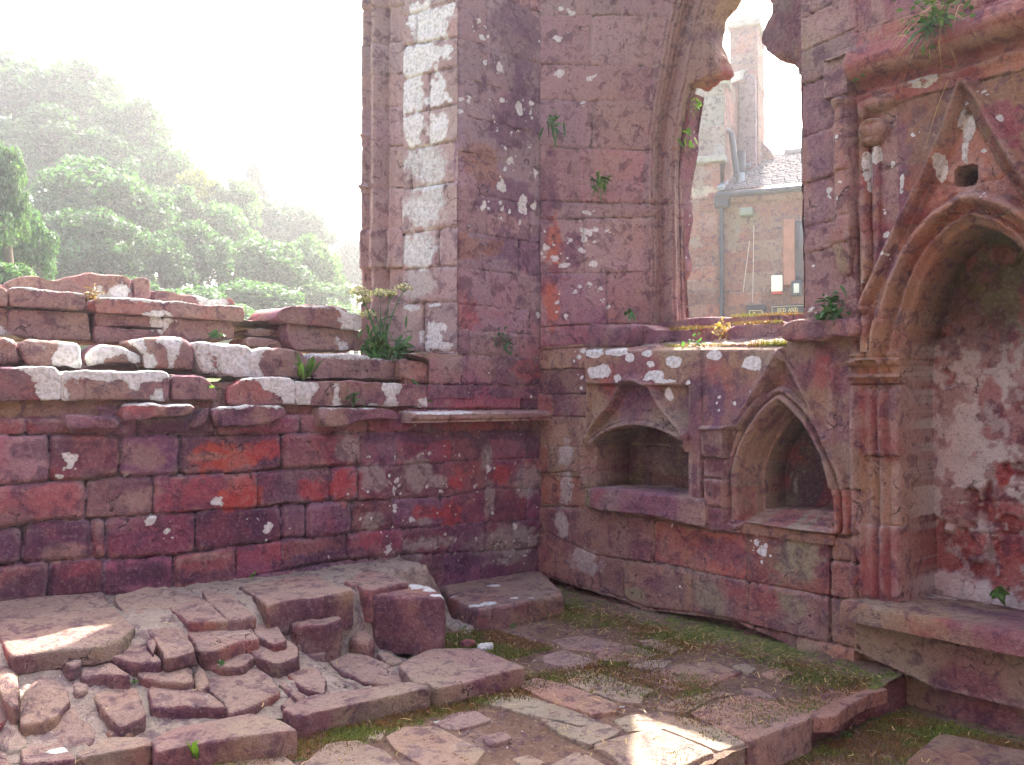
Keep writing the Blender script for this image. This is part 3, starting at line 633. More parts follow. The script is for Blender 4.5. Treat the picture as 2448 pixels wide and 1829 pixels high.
# ============================================================ RIGHT WALL WITH AUMBRY, PISCINA AND ARCHED SEAT
RW = thing('niche_wall', 'red sandstone wall with carved niches running from the corner to the right edge', 'stone wall', (5.1, 2.8, 0))
rw = Sheet((XR, 0, 0), (0, -1, 0), (-1, 0, 0), -5.25, -.55, -.32, 3.95, .0078)
R_ = lambda v, pts: rw.px(v, pts)
U, V = rw.U, rw.V
rw.col = stonecol(rw.P, 60, .45, .75, .55)
rw.col = lerp(rw.col, np.array([.33, .255, .195]), .55*sst(.46, .60, fbm(rw.P, 1.9, 4, 59)))
u_pil = R_('A4', [(1850, 900)])[0][0]; u_shaft = R_('F', [(1852, 600)])[0][0]; u_near = R_('F', [(1735, 500)])[0][0]
u_blk = R_('A4', [(264, 600)])[0][0]
# --- masonry courses, lower part
lines = [R_('S', [(1293, 1130), (1410, 1120), (2000, 1130), (2600, 1150)]), R_('S', [(1293, 1215), (1405, 1212), (1700, 1270), (1830, 1262), (2000, 1283), (2060, 1290), (2600, 1400)]),
         R_('S', [(1293, 1262), (1370, 1303), (1422, 1329), (1607, 1354), (1739, 1385), (1828, 1402), (1969, 1426), (2036, 1440), (2600, 1600)]),
         R_('S', [(1290, 1368), (1386, 1402), (1492, 1431), (1540, 1454), (1652, 1465), (1754, 1482), (1857, 1511), (2000, 1540), (2040, 1552), (2600, 1750)]),
         [(-9, -.6), (9, -.6)]]
jt = [R_('S', [(1400, 1160), (1480, 1160)]), R_('S', [(1367, 1250), (1560, 1300), (1782, 1330), (1985, 1330)]), R_('S', [(1431, 1350), (1490, 1380), (1652, 1420), (1790, 1440), (1962, 1470)]), R_('S', [(1560, 1470), (1800, 1500), (1900, 1500)])]
jt = [[q[0] for q in r] for r in jt]
mlow = (U < R_('A5', [(985, 1000)])[0][0])
rw.masonry(lines, jt, .016, .025, .02, seed=61, offs=.008, pal=[BUF, PUR, RED, BUF*.9, PUR*1.2, GRN*.9], mask=mlow & (V < .95))
# quoin strip between the two lower bays
lines = [R_('A5', [(860, 335), (1000, 335)]), R_('A5', [(860, 555), (1000, 557)]), R_('A5', [(860, 680), (1000, 690)]), R_('A5', [(840, 850), (1000, 880)]), R_('A5', [(820, 1050), (980, 1105)])]
lines = [[(-9, a[0][1]-0), *a, (9, a[1][1])] for a in lines]
ql = R_('A5', [(868, 600)])[0][0]; qr = R_('A5', [(1000, 600)])[0][0]
rw.masonry(lines, [[ql, qr]]*4, .02, .025, .015, seed=62, offs=.010, pal=[ORA*.9, RED*.9, BUF, ORA*.7], mask=(U > ql-.01) & (U < qr+.015))
# corner strip and wall above the aumbry block
cs = (U < u_blk)
lines = [[(-9, z), (9, z)] for z in [rw.px('A4', [(100, y)])[0][1] for y in (300, 450, 570, 720, 850, 1030, 1200, 1380)]]
rw.masonry(lines, [[], [-5.1], [], [-5.08], [], [-5.13], []], .012, .022, .015, seed=63, pal=[PUR, RED, BUF], mask=cs)
# upper near part between window and shaft
nearm = (U > u_near-.05) & (U < u_shaft) & (V > 1.9)
zz = [R_('A3', [(950, y)])[0][1] for y in (-700, -400, -150, 90, 280, 480, 790, 1070, 1320, 1480, 1800)]
rw.masonry([[(-9, z-.02), (u_near, z-.01), (u_shaft, z+.02), (9, z+.02)] for z in zz], [[]]*10, .012, .02, .015, seed=64, pal=[PUR, PUR*1.1, BUF*.8], mask=nearm)
bay = (U > u_shaft)
zz = [4.6, 4.1, 3.55, 3.10, 2.75, 2.42, 1.93, 1.55, 1.18, .80, .40]
bj = [[-1.6], [-2.0, -1.2], [-1.5], [-1.2], [-1.4, -.9], [], [], [], [], []]
rw.masonry([[(-9, z), (9, z)] for z in zz], bj, .008, .015, .01, seed=65, pal=[RED, PUR, ORA*.8], mask=bay)
# base of the right bay, below the ledge: flatter grey-green rendered stone with a rough foot
foot = R_('A5', [(975, 1105), (1380, 1290), (1795, 1390), (2200, 1500)])
zf = np.interp(U, [p[0] for p in foot], [p[1] for p in foot])
lb = (U > R_('A5', [(985, 1000)])[0][0]) & (V < .30)
rw.col = np.where((lb)[..., None], lerp(rw.col, np.array([.34, .30, .245]), .62*sst(.35, .6, fbm(rw.P, 2.5, 4, 66))+.1*0), rw.col)
rw.h -= np.where(lb & (V < zf), .05+.06*fbm(rw.P, 7, 3, 67), 0)
# foot of the wall is undercut along the paving
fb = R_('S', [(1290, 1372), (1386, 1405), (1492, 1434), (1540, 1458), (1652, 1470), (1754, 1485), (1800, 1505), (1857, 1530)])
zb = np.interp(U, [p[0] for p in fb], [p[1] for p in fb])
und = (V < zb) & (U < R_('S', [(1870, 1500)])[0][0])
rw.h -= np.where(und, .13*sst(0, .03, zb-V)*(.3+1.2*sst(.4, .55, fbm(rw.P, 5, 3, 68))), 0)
rw.col = lerp(rw.col, np.array([.05, .03, .03]), und*.75)  # shade of the undercut painted near-black
rw.rough(.007, .0055, .002, 69)
rw.h += .006*(fbm(rw.P*np.array([1, 1, .35]), 30, 3, 70)-.5)
rw.col = rw.col*np.array([1.0, 1.03, .84])
# --- aumbry block: proud, with a sunk panel
blk = R_('A4', [(264, 449), (955, 446), (962, 900), (962, 1530), (945, 1505), (880, 1490), (262, 1392)])
top = R_('A4', [(264, 449), (1420, 440), (1420, 700), (964, 700), (955, 446)])
sb = sdf_poly(U, V, blk)
blk2 = R_('A4', [(264, 449), (1422, 437), (1440, 520), (1200, 930), (960, 930), (960, 1505), (262, 1392)])
s2 = sdf_poly(U, V, blk2)
rw.h += .055*(1-sst(-.025, .005, s2))
pan = R_('A4', [(276, 655), (878, 668), (878, 1330), (276, 1275)]); spn = sdf_poly(U, V, pan)
rw.h -= .055*(1-sst(-.018, .004, spn))
jl = dist_line(U, V, R_('A4', [(955, 470), (962, 900)])); rw.h -= .02*np.exp(-(jl/.006)**2)
# ogee hood mould and the segmental arch of the aumbry
oge = R_('A4', [(285, 1250), (282, 1010), (300, 940), (350, 860), (410, 800), (445, 740), (480, 680), (520, 645), (565, 635), (610, 640), (655, 675), (700, 760), (760, 850), (820, 910), (868, 960)])
dO = dist_line(U, V, oge)
rw.h += .085*np.interp(dO, [0, .008, .016, .024, .034, .05], [1, .95, .55, .5, .1, 0])
rw.h -= .0*(sdf_poly(U, V, oge+[R_('A4', [(868, 1250)])[0]]) < -.03)*(spn < 0)
seg = R_('A4', [(318, 1010), (360, 970), (430, 930), (510, 908), (590, 905), (680, 922), (770, 960), (860, 1010), (880, 1040), (880, 1340), (315, 1275)])
sS = sdf_poly(U, V, seg)
aum = (sS < 0)
rw.h += np.where(V > R_('A4', [(318, 1020)])[0][1], .065*np.interp(sS, [0, .012, .028, .040, .055, .07], [.6, 1, .9, .3, .45, 0]), 0)*(spn < .01)
# --- pilaster of small blocks between the niches
pil = R_('A4', [(950, 905), (1105, 905), (1105, 1450), (1185, 1470), (1165, 1545), (975, 1530)])
sP = sdf_poly(U, V, pil)
rw.h += .07*(1-sst(-.02, .003, sP))
for y in (1090, 1205, 1370):
    (a0, b0), (a1, b1) = R_('A4', [(950, y), (1110, y+8)])
    rw.h -= np.where(sP < 0, .02*np.exp(-((V-b0)/.008)**2), 0)
lines = [[(-9, z), (9, z)] for z in [R_('A4', [(1000, y)])[0][1] for y in (905, 1092, 1208, 1372, 1560)]]
rw.masonry(lines, [[]]*4, .004, .02, .01, seed=71, pal=[BUF, ORA*.8, DPU*1.5], mask=(sP < 0))
rw.blot('A4', [(1030, 1050, 45, 25), (1035, 1140, 60, 50), (1030, 1280, 60, 75), (1035, 1430, 60, 60)], np.array([.13, .035, .05]), .85)
rw.blot('A4', [(1050, 760, 45, 160)], np.array([.13, .055, .11]), .8)
# --- piscina: moulded two-centred arch under a gable
arc = [(1160, 1460), (1160, 1200), (1175, 1120), (1200, 1040), (1240, 960), (1290, 880), (1340, 820), (1400, 772), (1450, 815), (1510, 880), (1560, 950), (1600, 1030), (1640, 1120), (1668, 1200), (1690, 1300), (1700, 1492), (1440, 1470)]
pA = R_('A4', arc); sA = sdf_poly(U, V, pA)
vb_ = R_('A4', [(1160, 1455)])[0][1]
up_ = V > R_('A4', [(1160, 1470)])[0][1]
left_of = U < R_('A4', [(1404, 800)])[0][0]
prA = np.interp(sA, [0, .010, .03, .045, .055, .07, .085, .11, .13], [-.02, .012, .03, .028, .0, .02, .02, -.004, 0])
rw.h += np.where(up_ & (sA > 0), prA*1.7, 0)
gab = R_('A4', [(1135, 945), (1170, 880), (1260, 730), (1340, 600), (1405, 478), (1480, 590), (1560, 760), (1620, 880), (1680, 990)])
dG = dist_line(U, V, gab)
rw.h += .04*np.interp(dG, [0, .010, .018, .03, .045], [1, .9, .3, .35, 0])
gp = sdf_poly(U, V, gab)
rw.h -= .018*((gp < -.03) & (sA > .10))
lst = R_('A4', [(1700, 560), (1690, 970), (1685, 1250)]); dl = dist_line(U, V, lst); rw.h += .02*np.interp(dl, [0, .02, .035], [1, .9, 0])
# inner orders of the piscina: stepping back through the reveal
inn = 0 if True else sdf_poly(U, V, R_('A4', [(1285, 1450), (1290, 1180), (1310, 1080), (1350, 960), (1415, 850), (1480, 905), (1560, 1020), (1640, 1200), (1700, 1340), (1700, 1486), (1440, 1470)]))
dA = np.where(sA < 0, np.interp(-sA, [0, .012, .02, .035, .045, .06], [.02, .03, .09, .10, .16, .165]), 0)
inn = sA+.062
dA = np.where((sA < 0) & (inn < 0), .37, dA)
rw.h -= dA
pis = sA < 0
rw.lab[pis & (inn < -.004)] = 3
# aumbry recess
rw.h -= np.where(aum, .34, 0)
rw.lab[(spn < .0) & ~aum] = 1
rw.lab[aum] = 2
pi_ = pis & (inn < 0); rw.col = np.where(pi_[..., None], lerp(lerp(np.broadcast_to(np.array([.075, .042, .055]), rw.P.shape), np.array([.16, .04, .05]), sst(.5, .56, fbm(rw.P, 5, 4, 55))*(V < 1.25)), PLA*.6, sst(.62, .68, fbm(rw.P, 7, 4, 56))*(V < 1.2)), rw.col)  # piscina inside: red and plaster patches, recess shade painted in as dark colour
rw.col = np.where(pi_[..., None], lerp(rw.col, np.array([.05, .035, .04]), sst(1.15, 1.45, V)*.8), rw.col)  # painted shade deepens towards the arch top
rw.col = np.where(aum[..., None], lerp(rw.col*.5, np.array([.09, .035, .07]), .6*sst(.45, .55, fbm(rw.P, 4, 4, 57))), rw.col)  # aumbry inside: recess shade painted into the stone colour
# --- niche colours
rw.blot('A4', [(330, 480, 60, 28), (450, 470, 70, 30), (540, 505, 26, 24), (640, 480, 42, 26), (660, 545, 32, 26), (785, 530, 46, 38), (1035, 490, 50, 34), (1250, 540, 100, 60), (360, 590, 80, 45), (690, 610, 62, 36), (740, 645, 60, 14), (462, 625, 24, 24), (450, 690, 10, 30), (740, 715, 28, 50)], None, lich=1.0, warp=.35)
rw.spots('A4', [(727, 1412, 30), (850, 1455, 26), (800, 1445, 12), (1045, 768, 9), (1062, 735, 9), (1060, 812, 9), (1152, 775, 12), (876, 653, 16), (1243, 1592, 15), (1280, 1640, 26), (1573, 213, 13), (215, 620, 14), (212, 680, 12), (205, 500, 18), (230, 460, 20), (700, 350, 20), (590, 350, 16), (1210, 350, 26), (1280, 380, 12), (1255, 705, 10)])
rw.spots('A5', [(515, 593, 11), (545, 640, 20), (528, 635, 14)])
rw.spots('D4', [(1590, 5, 16), (1630, 68, 34), (1022, 320, 8)])
rw.spots('B4', [(442, 948, 17), (484, 597, 11), (455, 1050, 12), (445, 845, 8), (245, 485, 12), (238, 785, 11), (248, 700, 8), (940, 245, 9), (955, 260, 8), (1018, 370, 14), (920, 535, 16), (932, 770, 8), (42, 872, 7), (88, 1105, 8), (82, 1317, 12), (143, 1255, 5), (590, 455, 14), (330, 790, 9), (170, 730, 22), (350, 1190, 6)])
rw.blot('B4', [(840, 400, 45, 100), (410, 560, 25, 50), (370, 600, 20, 60), (720, 620, 25, 60), (530, 690, 25, 50), (380, 700, 14, 60), (830, 430, 20, 120), (640, 200, 90, 30)], None, lich=.62)
rw.blot('B4', [(1040, 350, 110, 130)], np.array([.24, .045, .075]), .85); rw.blot('B4', [(480, 600, 90, 240), (460, 1050, 60, 130), (120, 600, 60, 300)], np.array([.17, .075, .115]), .7)
rw.blot('B4', [(820, 560, 110, 170), (760, 800, 90, 60), (960, 700, 80, 50)], np.array([.42, .17, .12]), .75); rw.blot('B4', [(850, 740, 60, 45)], BUF*1.2, .6)
rw.blot('B4', [(240, 600, 30, 280)], ORA*.9, .7); rw.blot('B4', [(230, 1080, 40, 80)], np.array([.30, .26, .13]), .7)
rw.blot('A5', [(720, 640, 130, 140)], GRN*1.25, .75); rw.blot('A5', [(720, 920, 100, 90), (300, 850, 60, 80)], GRN*1.1, .6); rw.blot('A5', [(540, 600, 60, 80), (250, 600, 170, 60), (560, 880, 70, 60)], RED*.8, .5)
rw.blot('A5', [(340, 640, 130, 70), (100, 800, 90, 50)], DPU*1.2, .5); rw.blot('A5', [(790, 1100, 110, 50)], GRN*1.2, .6)
rw.blot('A7', [(1600, 60, 45, 110), (1590, 240, 40, 100), (1740, 480, 130, 60), (1700, 420, 100, 40)], PLA*.9, .75, lich=.3); rw.blot('A4', [(130, 1050, 50, 90), (130, 1280, 45, 100), (120, 1500, 45, 90)], PLA*.95, .8, lich=.42)
rw.blot('D4', [(690, 380, 80, 50)], GRN*1.3, .7, lich=.3); rw.blot('D4', [(540, 500, 220, 40), (300, 360, 120, 40)], DPU*.7, .6)
rw.blot('A4', [(500, 760, 110, 110), (560, 700, 90, 60)], DPU*1.3, .6); rw.blot('A4', [(1200, 600, 180, 90), (1640, 640, 60, 140)], ORA*.62, .5); rw.blot('A4', [(1640, 560, 70, 100)], RED*.9, .55)
# --- big arched seat recess (sedilia) with gable, shaft and mouldings
cA = [(1185, 840), (1185, 700), (1190, 0)]
L_ = R_('B4', [(500, 1900), (500, 1560), (520, 1450), (545, 1340), (580, 1220), (630, 1110), (690, 1020), (760, 950), (855, 892)])
uc = R_('B4', [(858, 892)])[0][0]
zseat = .385
half = [(uc-p[0], p[1]) for p in L_]
poly = [(uc-w, z) for w, z in half] + [(uc+w, z) for w, z in reversed(half[:-1])]
poly[0] = (poly[0][0], zseat); poly[-1] = (poly[-1][0], zseat)
sD = sdf_poly(U, V, poly)
upb = (V > zseat)
springz = R_('B4', [(400, 1575)])[0][1]
arcz = (V > springz)
pr = np.interp(sD, [0, .012, .028, .040, .055, .065, .085, .105, .118, .135, .15, .165, .19], [-.09, -.055, -.05, -.01, -.015, -.05, -.045, .005, .03, .032, .012, -.01, 0])
rw.h += np.where(arcz & (sD > 0), pr*1.3, 0)
wj = np.abs(U-uc)-half[0][0]
pj = np.interp(wj, [0, .02, .05, .07, .095, .11, .13, .16, .19, .205, .235, .25, .27], [-.10, -.06, -.05, -.065, -.02, -.03, -.06, -.025, -.04, -.01, .03, .03, 0])
rw.h += np.where((~arcz) & upb & (wj > 0) & (wj < .27), pj, 0)
ring = np.exp(-((V-springz+.005)/.022)**4)+np.exp(-((V-springz+.085)/.012)**4)+.5*np.exp(-((V-springz-.035)/.012)**4)
rw.h += np.where((wj > .0) & (wj < .25), .05*ring, 0)
rw.h -= np.where((wj > .0) & (wj < .24) & (np.abs(V-springz+.13) < .006), .03, 0)
# shaft to the left of the arch, rising to a knop capital
us_ = R_('B4', [(352, 900)])[0][0]; dS = np.abs(U-us_); z_t = R_('B4', [(400, 520)])[0][1]; z_s = springz+.05
rw.h += np.where((V > z_s) & (V < z_t), .05*np.sqrt(np.clip(1-(dS/.030)**2, 0, 1)), 0)
us2 = R_('B4', [(405, 900)])[0][0]; rw.h += np.where((V > z_s) & (V < z_t), .028*np.sqrt(np.clip(1-(np.abs(U-us2)/.024)**2, 0, 1)), 0)
for (x, y, a, b, hh) in ((395, 440, 75, 60, .09), (390, 490, 55, 25, .07), (400, 405, 55, 18, .10), (420, 290, 110, 55, .07), (350, 330, 35, 60, .05)):
    (u0, v0), (u1, _), (_, v1) = R_('B4', [(x, y), (x+a, y), (x, y+b)]); q = ((U-u0)/(u1-u0))**2+((V-v0)/(v0-v1))**2
    rw.h = np.maximum(rw.h, np.where(q < 1, hh*np.sqrt(np.clip(1-q, 0, 1)), -9))
# gable over the arch
ap = R_('B4', [(838, 205)])[0]; gl = R_('B4', [(800, 320), (760, 430), (650, 680), (540, 890), (450, 1080), (350, 1310)])
gw = [(uc-.01-(p[0]-uc+.0), p[1]) for p in gl]
gbl = [(ap[0], ap[1])] + gl; gbr = [(ap[0], ap[1])] + [(2*uc-p[0], p[1]) for p in gl]
dg = np.minimum(dist_line(U, V, gbl), dist_line(U, V, gbr))
ing = sdf_poly(U, V, gbl[::-1]+gbr[1:]) < 0
sg = np.where(ing, -dg, dg)
gm = np.interp(sg, [-.06, -.045, -.03, -.018, -.006, .006, .02, .035, .05], [0, .005, -.015, -.018, .03, .055, .05, .015, 0])
rw.h = np.where((sD > .06) & (V > 1.75) & (sg > -.06) & (sg < .05), np.maximum(rw.h, 0)*.3+gm, rw.h)
rw.h -= np.where(ing & (sD > .17) & (sg < -.05), .018, 0)
# put-log hole
(hu, hv), (hu1, _), (_, hv1) = R_('B4', [(835, 658), (895, 658), (835, 708)])
q = np.maximum(np.abs(U-hu+rw.wu*.01)/(hu1-hu), np.abs(V-hv)/(hv-hv1)); q = q*.6+.4*np.hypot((U-hu)/(hu1-hu), (V-hv)/(hv-hv1))
hole = q + rw.wu2*.3 < .95
rw.h -= .30*hole
rw.col = lerp(rw.col, DPU*.25, hole*.9)  # shade inside the hole painted into its colour
cr = dist_line(U, V, R_('B4', [(610, 690), (680, 698), (770, 700), (850, 712), (930, 680), (1010, 675), (1030, 635), (1100, 640)])); rw.h -= .015*np.exp(-(cr/.006)**2)
# string course over the bay, sloping top and undercut, and the slim corner shaft
sct = R_('A3', [(1085, 330), (1500, 232), (2200, 90)]); scb = R_('A3', [(1090, 470), (1240, 480), (1700, 330), (2200, 215)])
z_a = np.interp(U, [p[0] for p in sct], [p[1] for p in sct]); z_a = np.full_like(z_a, np.median([p[1] for p in sct])) + .02*rw.wu*2
u_s = R_('A3', [(1085, 400)])[0][0]
z_b = z_a - .17
fz = (V-z_b)/(z_a-z_b)
st = np.interp(fz, [-.75, -.62, -.5, -.35, -.1, .0, .05, .3, .45, .9, 1.02, 1.3], [0, .02, .035, .0, -.03, -.03, .10, .14, .145, .10, .02, 0])
sm = sst(u_s-.006, u_s+.006, U)
rw.h = np.where((fz > -.7) & (fz < 1.3), np.where(U > u_s, st*sm+.25*rw.h, rw.h), rw.h)
z_g = R_('B4', [(190, 300)])[0][1]
uk0, uk1 = [q[0] for q in R_('B4', [(182, 200), (300, 200)])]
rw.h = np.where((U > uk0) & (U < uk1) & (V > z_g) & (V < z_a-.03), .085, rw.h)
u1s, u2s = [q[0] for q in R_('B4', [(205, 600), (300, 600)])]
zc0, zc1 = [q[1] for q in R_('B4', [(240, 920), (240, 1170)])]
cen = (u1s+u2s)/2; hw_ = (u2s-u1s)/2
rw.h += np.where((V < z_g) & (V > zc0), .075*np.sqrt(np.clip(1-((U-cen)/hw_)**2, 0, 1)), 0)
tp = np.clip((V-zc1)/(zc0-zc1), 0, 1)
rw.h += np.where((V <= zc0) & (V > zc1), .09*tp**.7*(np.abs(U-cen+.005) < hw_*1.25*(.35+.65*tp)), 0)
gr = dist_line(U, V, R_('B4', [(315, 930), (318, 1500)])); rw.h -= .05*np.exp(-(gr/.010)**2)
# recess itself
inside = (sD < 0) & upb
rw.h = np.where(inside, -.46 + .5*(rw.h)*.3 - .05*sst(.0, .25, -sD), rw.h)
pla = fbm(rw.P*np.array([1, 1, 1]), 3.0, 5, 77)
zpl = sst(1.9, 1.5, V)
pc = lerp(lerp(np.broadcast_to(np.array([.30, .085, .075]), rw.P.shape), PLA*1.1, sst(.42, .47, pla)), np.array([.075, .045, .032]), sst(1.55, 2.0, V+.25*(fbm(rw.P, 3.5, 4, 83)-.5))*.92)  # upper recess: dark stain and lack of light, both put into the colour
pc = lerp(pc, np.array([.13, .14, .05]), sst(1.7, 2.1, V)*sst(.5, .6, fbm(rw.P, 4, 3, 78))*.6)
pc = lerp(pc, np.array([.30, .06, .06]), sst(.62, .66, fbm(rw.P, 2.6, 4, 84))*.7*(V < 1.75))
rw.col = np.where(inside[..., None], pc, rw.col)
m1 = fbm(rw.P, 9, 5, 86, .62); m2 = fbm(rw.P*np.array([1, 1, .6]), 15, 5, 87, .62)
mot = lerp(lerp(rw.col, rw.col*np.array([.62, .45, .45]), sst(.50, .58, m1)), np.array([.30, .10, .095]), sst(.57, .62, m2)*.55)
mot = lerp(mot, np.array([.46, .43, .40]), sst(.56, .62, fbm(rw.P, 12, 5, 88, .62))*.6*(V < 1.8))
rw.col = np.where(inside[..., None], mot, rw.col)
rw.h += np.where(inside, .030*sst(.42, .47, pla)+.020*(m1-.5)+.012*fbm(rw.P, 20, 3, 79), 0)
for y in (0, 250, 600, 850): pass
rw.blot('A5', [(1515, 305, 45, 60)], np.array([.33, .055, .05]), .95); rw.blot('A5', [(1380, 650, 55, 70), (1600, 680, 150, 60), (1700, 530, 50, 45), (1540, 470, 80, 60)], np.array([.33, .075, .07]), .85)
rw.blot('A5', [(1440, 700, 20, 60), (1700, 610, 90, 18)], PLA*.8, .7)
for lx in ([(1350, 430), (1600, 430)], [(1350, 590), (1790, 610)], [(1420, 430), (1425, 600)], [(1455, 600), (1455, 800)], [(1600, 420), (1640, 600)]):
    d = dist_line(U, V, R_('A5', lx)); rw.h -= np.where(inside, .012*np.exp(-(d/.008)**2), 0)
# lining of jamb and mouldings: pink and grey streaks
jam = (sD > 0) & (wj < .25) & upb & (wj > -.02)
strk = fbm(rw.P*np.array([1, 1, .22]), 16, 4, 80)
rw.col = np.where(jam[..., None], lerp(lerp(rw.col, BUF*1.15, .6*sst(.45, .6, strk)), np.array([.26, .06, .075]), .55*sst(.5, .62, fbm(rw.P, 4, 3, 81))), rw.col)
rw.col = lerp(rw.col, GRN*1.1, .35*sst(.55, .7, fbm(rw.P, 3, 3, 82))*(V < 1.2)*(U > -3.3))
rw.spot[:] = .22; rw.col = np.where((nearm & ~inside)[..., None], lerp(rw.col, np.array([.42, .33, .34]), .2), rw.col)  # near jamb face slightly paled with the same painted glare
rw.spot[inside] = .1
zt = R_('A4', [(700, 446)])[0][1]
# upper boundary: block top, string stone, jamb
tb = R_('A4', [(-50, 447), (264, 449), (1421, 437)])
topR = np.where(U < u_blk, rw.px('A4', [(150, 300)])[0][1]*0+1.90, np.interp(U, [p[0] for p in tb], [p[1] for p in tb]) + .010*rw.wu*2)
u_ss = R_('A4', [(1424, 437)])[0][0]; z_ss = R_('A4', [(1500, 395)])[0][1]
topR = np.where(U > u_ss, z_ss, topR)
topR = np.where(U > u_near, 9, topR)
rw.lab[V > topR] = -1
rw.lab[(inside) & (rw.lab == 0)] = 5
rw.lab[(rw.lab == 0) & (sD > 0) & (sD < .17) & arcz & (U > u_shaft)] = 4
rw.lab[(rw.lab == 0) & (wj > 0) & (wj < .25) & (~arcz) & upb] = 6
rw.lab[(rw.lab == 0) & (fz > -.65) & (fz < 1.25) & (U > u_s)] = 7
rw.lab[(rw.lab == 0) & (np.abs(sg) < .05) & (V > 1.75) & (sD > .06)] = 8
rw.lab[(rw.lab == 0) & (sA > 0) & (sA < .12) & up_ & (U < R_('A4', [(1760, 900)])[0][0]) & (U > R_('A4', [(1100, 900)])[0][0])] = 9
rw.lab[(rw.lab == 0) & (sP < 0)] = 10
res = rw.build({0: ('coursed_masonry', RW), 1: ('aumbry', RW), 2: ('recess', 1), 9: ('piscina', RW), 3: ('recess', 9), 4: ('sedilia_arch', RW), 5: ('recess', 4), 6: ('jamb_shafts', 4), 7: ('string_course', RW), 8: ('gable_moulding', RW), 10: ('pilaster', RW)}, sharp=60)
# wall above, out of the frame
hi = Sheet((XR, 0, 0), (0, -1, 0), (-1, 0, 0), u_near, -.55, 3.94, 6.2, .02); hi.col = stonecol(hi.P, 60, .5, .4, .5)
hi.masonry([[(-9, z), (9, z)] for z in (6.3, 5.9, 5.5, 5.1, 4.7, 4.3, 3.8)], [[-2.5, -1.6, -.9], [-2.2, -1.3], [-2.6, -1.7, -1], [-2, -1.2], [-2.5, -1.6], [-2.2, -1.1]], .012, .03, .02, seed=90); hi.rough(.01, .007, .003, 3); hi.spot[:] = .3
hi.build({0: ('upper_masonry', RW)})
# reveals of the two small niches are cut by the sheet; sills are real slabs
stone('sill', 'A4', [(258, 1268), (500, 1282), (880, 1330), (935, 1350), (945, 1508), (880, 1488), (600, 1440), (262, 1388)], 'R', XR-.105, .46, res[1], rnd=.03, amp=.011, sp=.018, red=.4, buff=.8, dark=.3, spot=.2)
(pu0, pv0), (pu1, pv1) = R_('A4', [(1150, 1490), (1712, 1515)])
prism('basin_sill', [(XR-.012, -pu0), (XR+.5, -pu0), (XR+.5, -pu1+.0), (XR-.012, -pu1)], 'T', pv0+.018, .06, res[9], rnd=.015, amp=.010, sp=.02, col=BUF*.8, spot=.3)
# seat ledge of the arched recess
y0s = -R_('A5', [(962, 850)])[0][0]
prism('seat_ledge', [(XR-.13, y0s), (XR-.13, .4), (XR+.6, .4), (XR+.6, y0s-.12), (XR+.0, y0s-.05), (XR+.0, y0s)], 'T', zseat+.006, .105, RW, rnd=.035, amp=.008, sp=.022, red=.35, buff=.9, dark=.3, spot=.3, lich=.05)
# wall core and near window jamb
plan_block('core', [(5.22, 5.1), (5.6, 4.9), (5.6, .3), (5.22, .3)], -.4, 1.80, RW)
plan_block('core', [(5.22, 2.85), (5.66, 3.30), (5.66, .3), (5.22, .3)], 1.7, 6.3, RW)
nj = Sheet((XR, 2.905, 0), (1.0/math.hypot(1, .42), .42/math.hypot(1, .42), 0), (-.387, .922, 0), 0, 1.08, 1.88, 6.2, .03)
nj.col = stonecol(nj.P, 95, .5, .4, .4); nj.masonry([[(-9, z), (9, z)] for z in (6.3, 5.9, 5.5, 5.1, 4.7, 4.3, 3.9, 3.5, 3.1, 2.7, 2.3, 1.8)], [[.5], [.3, .8]]*5+[[.5]], .012, .03, .02, seed=96); nj.rough(.01, .006, .003, 7)
nj.build({0: ('near_jamb', RW)})
# tracery cusp on the near side and the window head above the frame
cz = src('B2', [(1395, -330), (1392, 0), (1390, 240), (1350, 330), (1312, 405), (1292, 462), (1262, 540), (1300, 605), (1350, 680), (1405, 722), (1440, 780), (1480, 805), (1542, 815), (1600, 792), (1640, 765), (1700, 815), (1745, 865), (1775, 925), (1790, 1050), (2000, 1050), (2100, -330)])
XN = 5.52
prism('tracery_cusp', [(-onR(x, y, XN)[1], onR(x, y, XN)[2]) for x, y in cz], 'R', XN-.1, .22, RW, rnd=.03, amp=.028, sp=.022, freq=9, smooth=1, red=.4, buff=.3, dark=.3, tone=.95, dome=.02)
prism('window_head', [(-5.15, 5.15), (-4.3, 5.45), (-2.8, 5.15), (-2.8, 6.3), (-5.15, 6.3)], 'R', XR+.02, 1.0, RW, rnd=.03, amp=.01, sp=.1)
prism('window_head', [(-4.75, 5.0), (-4.0, 5.2), (-3.0, 4.6), (-3.0, 6.2), (-4.75, 6.2)], 'R', XN, .3, RW, rnd=.03, amp=.01, sp=.1)
# sloping broken sill of the window
stt = fill_sheet('sill_rubble', RW, XR+.0, XR+.62, 2.85, 5.13, lambda x, y: zt-.012+.12*np.clip((x-XR-.02)/.5, 0, 1)+0*y, .016, .33, seed=101, amp=.016)
kw = dict(rnd=.03, amp=.012, sp=.022)
stone('sill_stone', 'A4', [(490, 300), (560, 310), (620, 345), (1050, 320), (1058, 412), (700, 420), (490, 430)], 'R', XR+.30, .35, RW, toplich=.2, spot=.5, **kw)
stone('sill_stone', 'A4', [(1062, 345), (1110, 315), (1250, 300), (1390, 290), (1400, 410), (1065, 415)], 'R', XR+.28, .35, RW, toplich=.2, spot=.5, **kw)
stone('sill_stone', 'A4', [(620, 310), (700, 295), (900, 272), (1100, 262), (1300, 256), (1510, 246), (1520, 330), (620, 345)], 'R', XR+.62, .45, RW, toplich=.25, spot=.3, **kw)
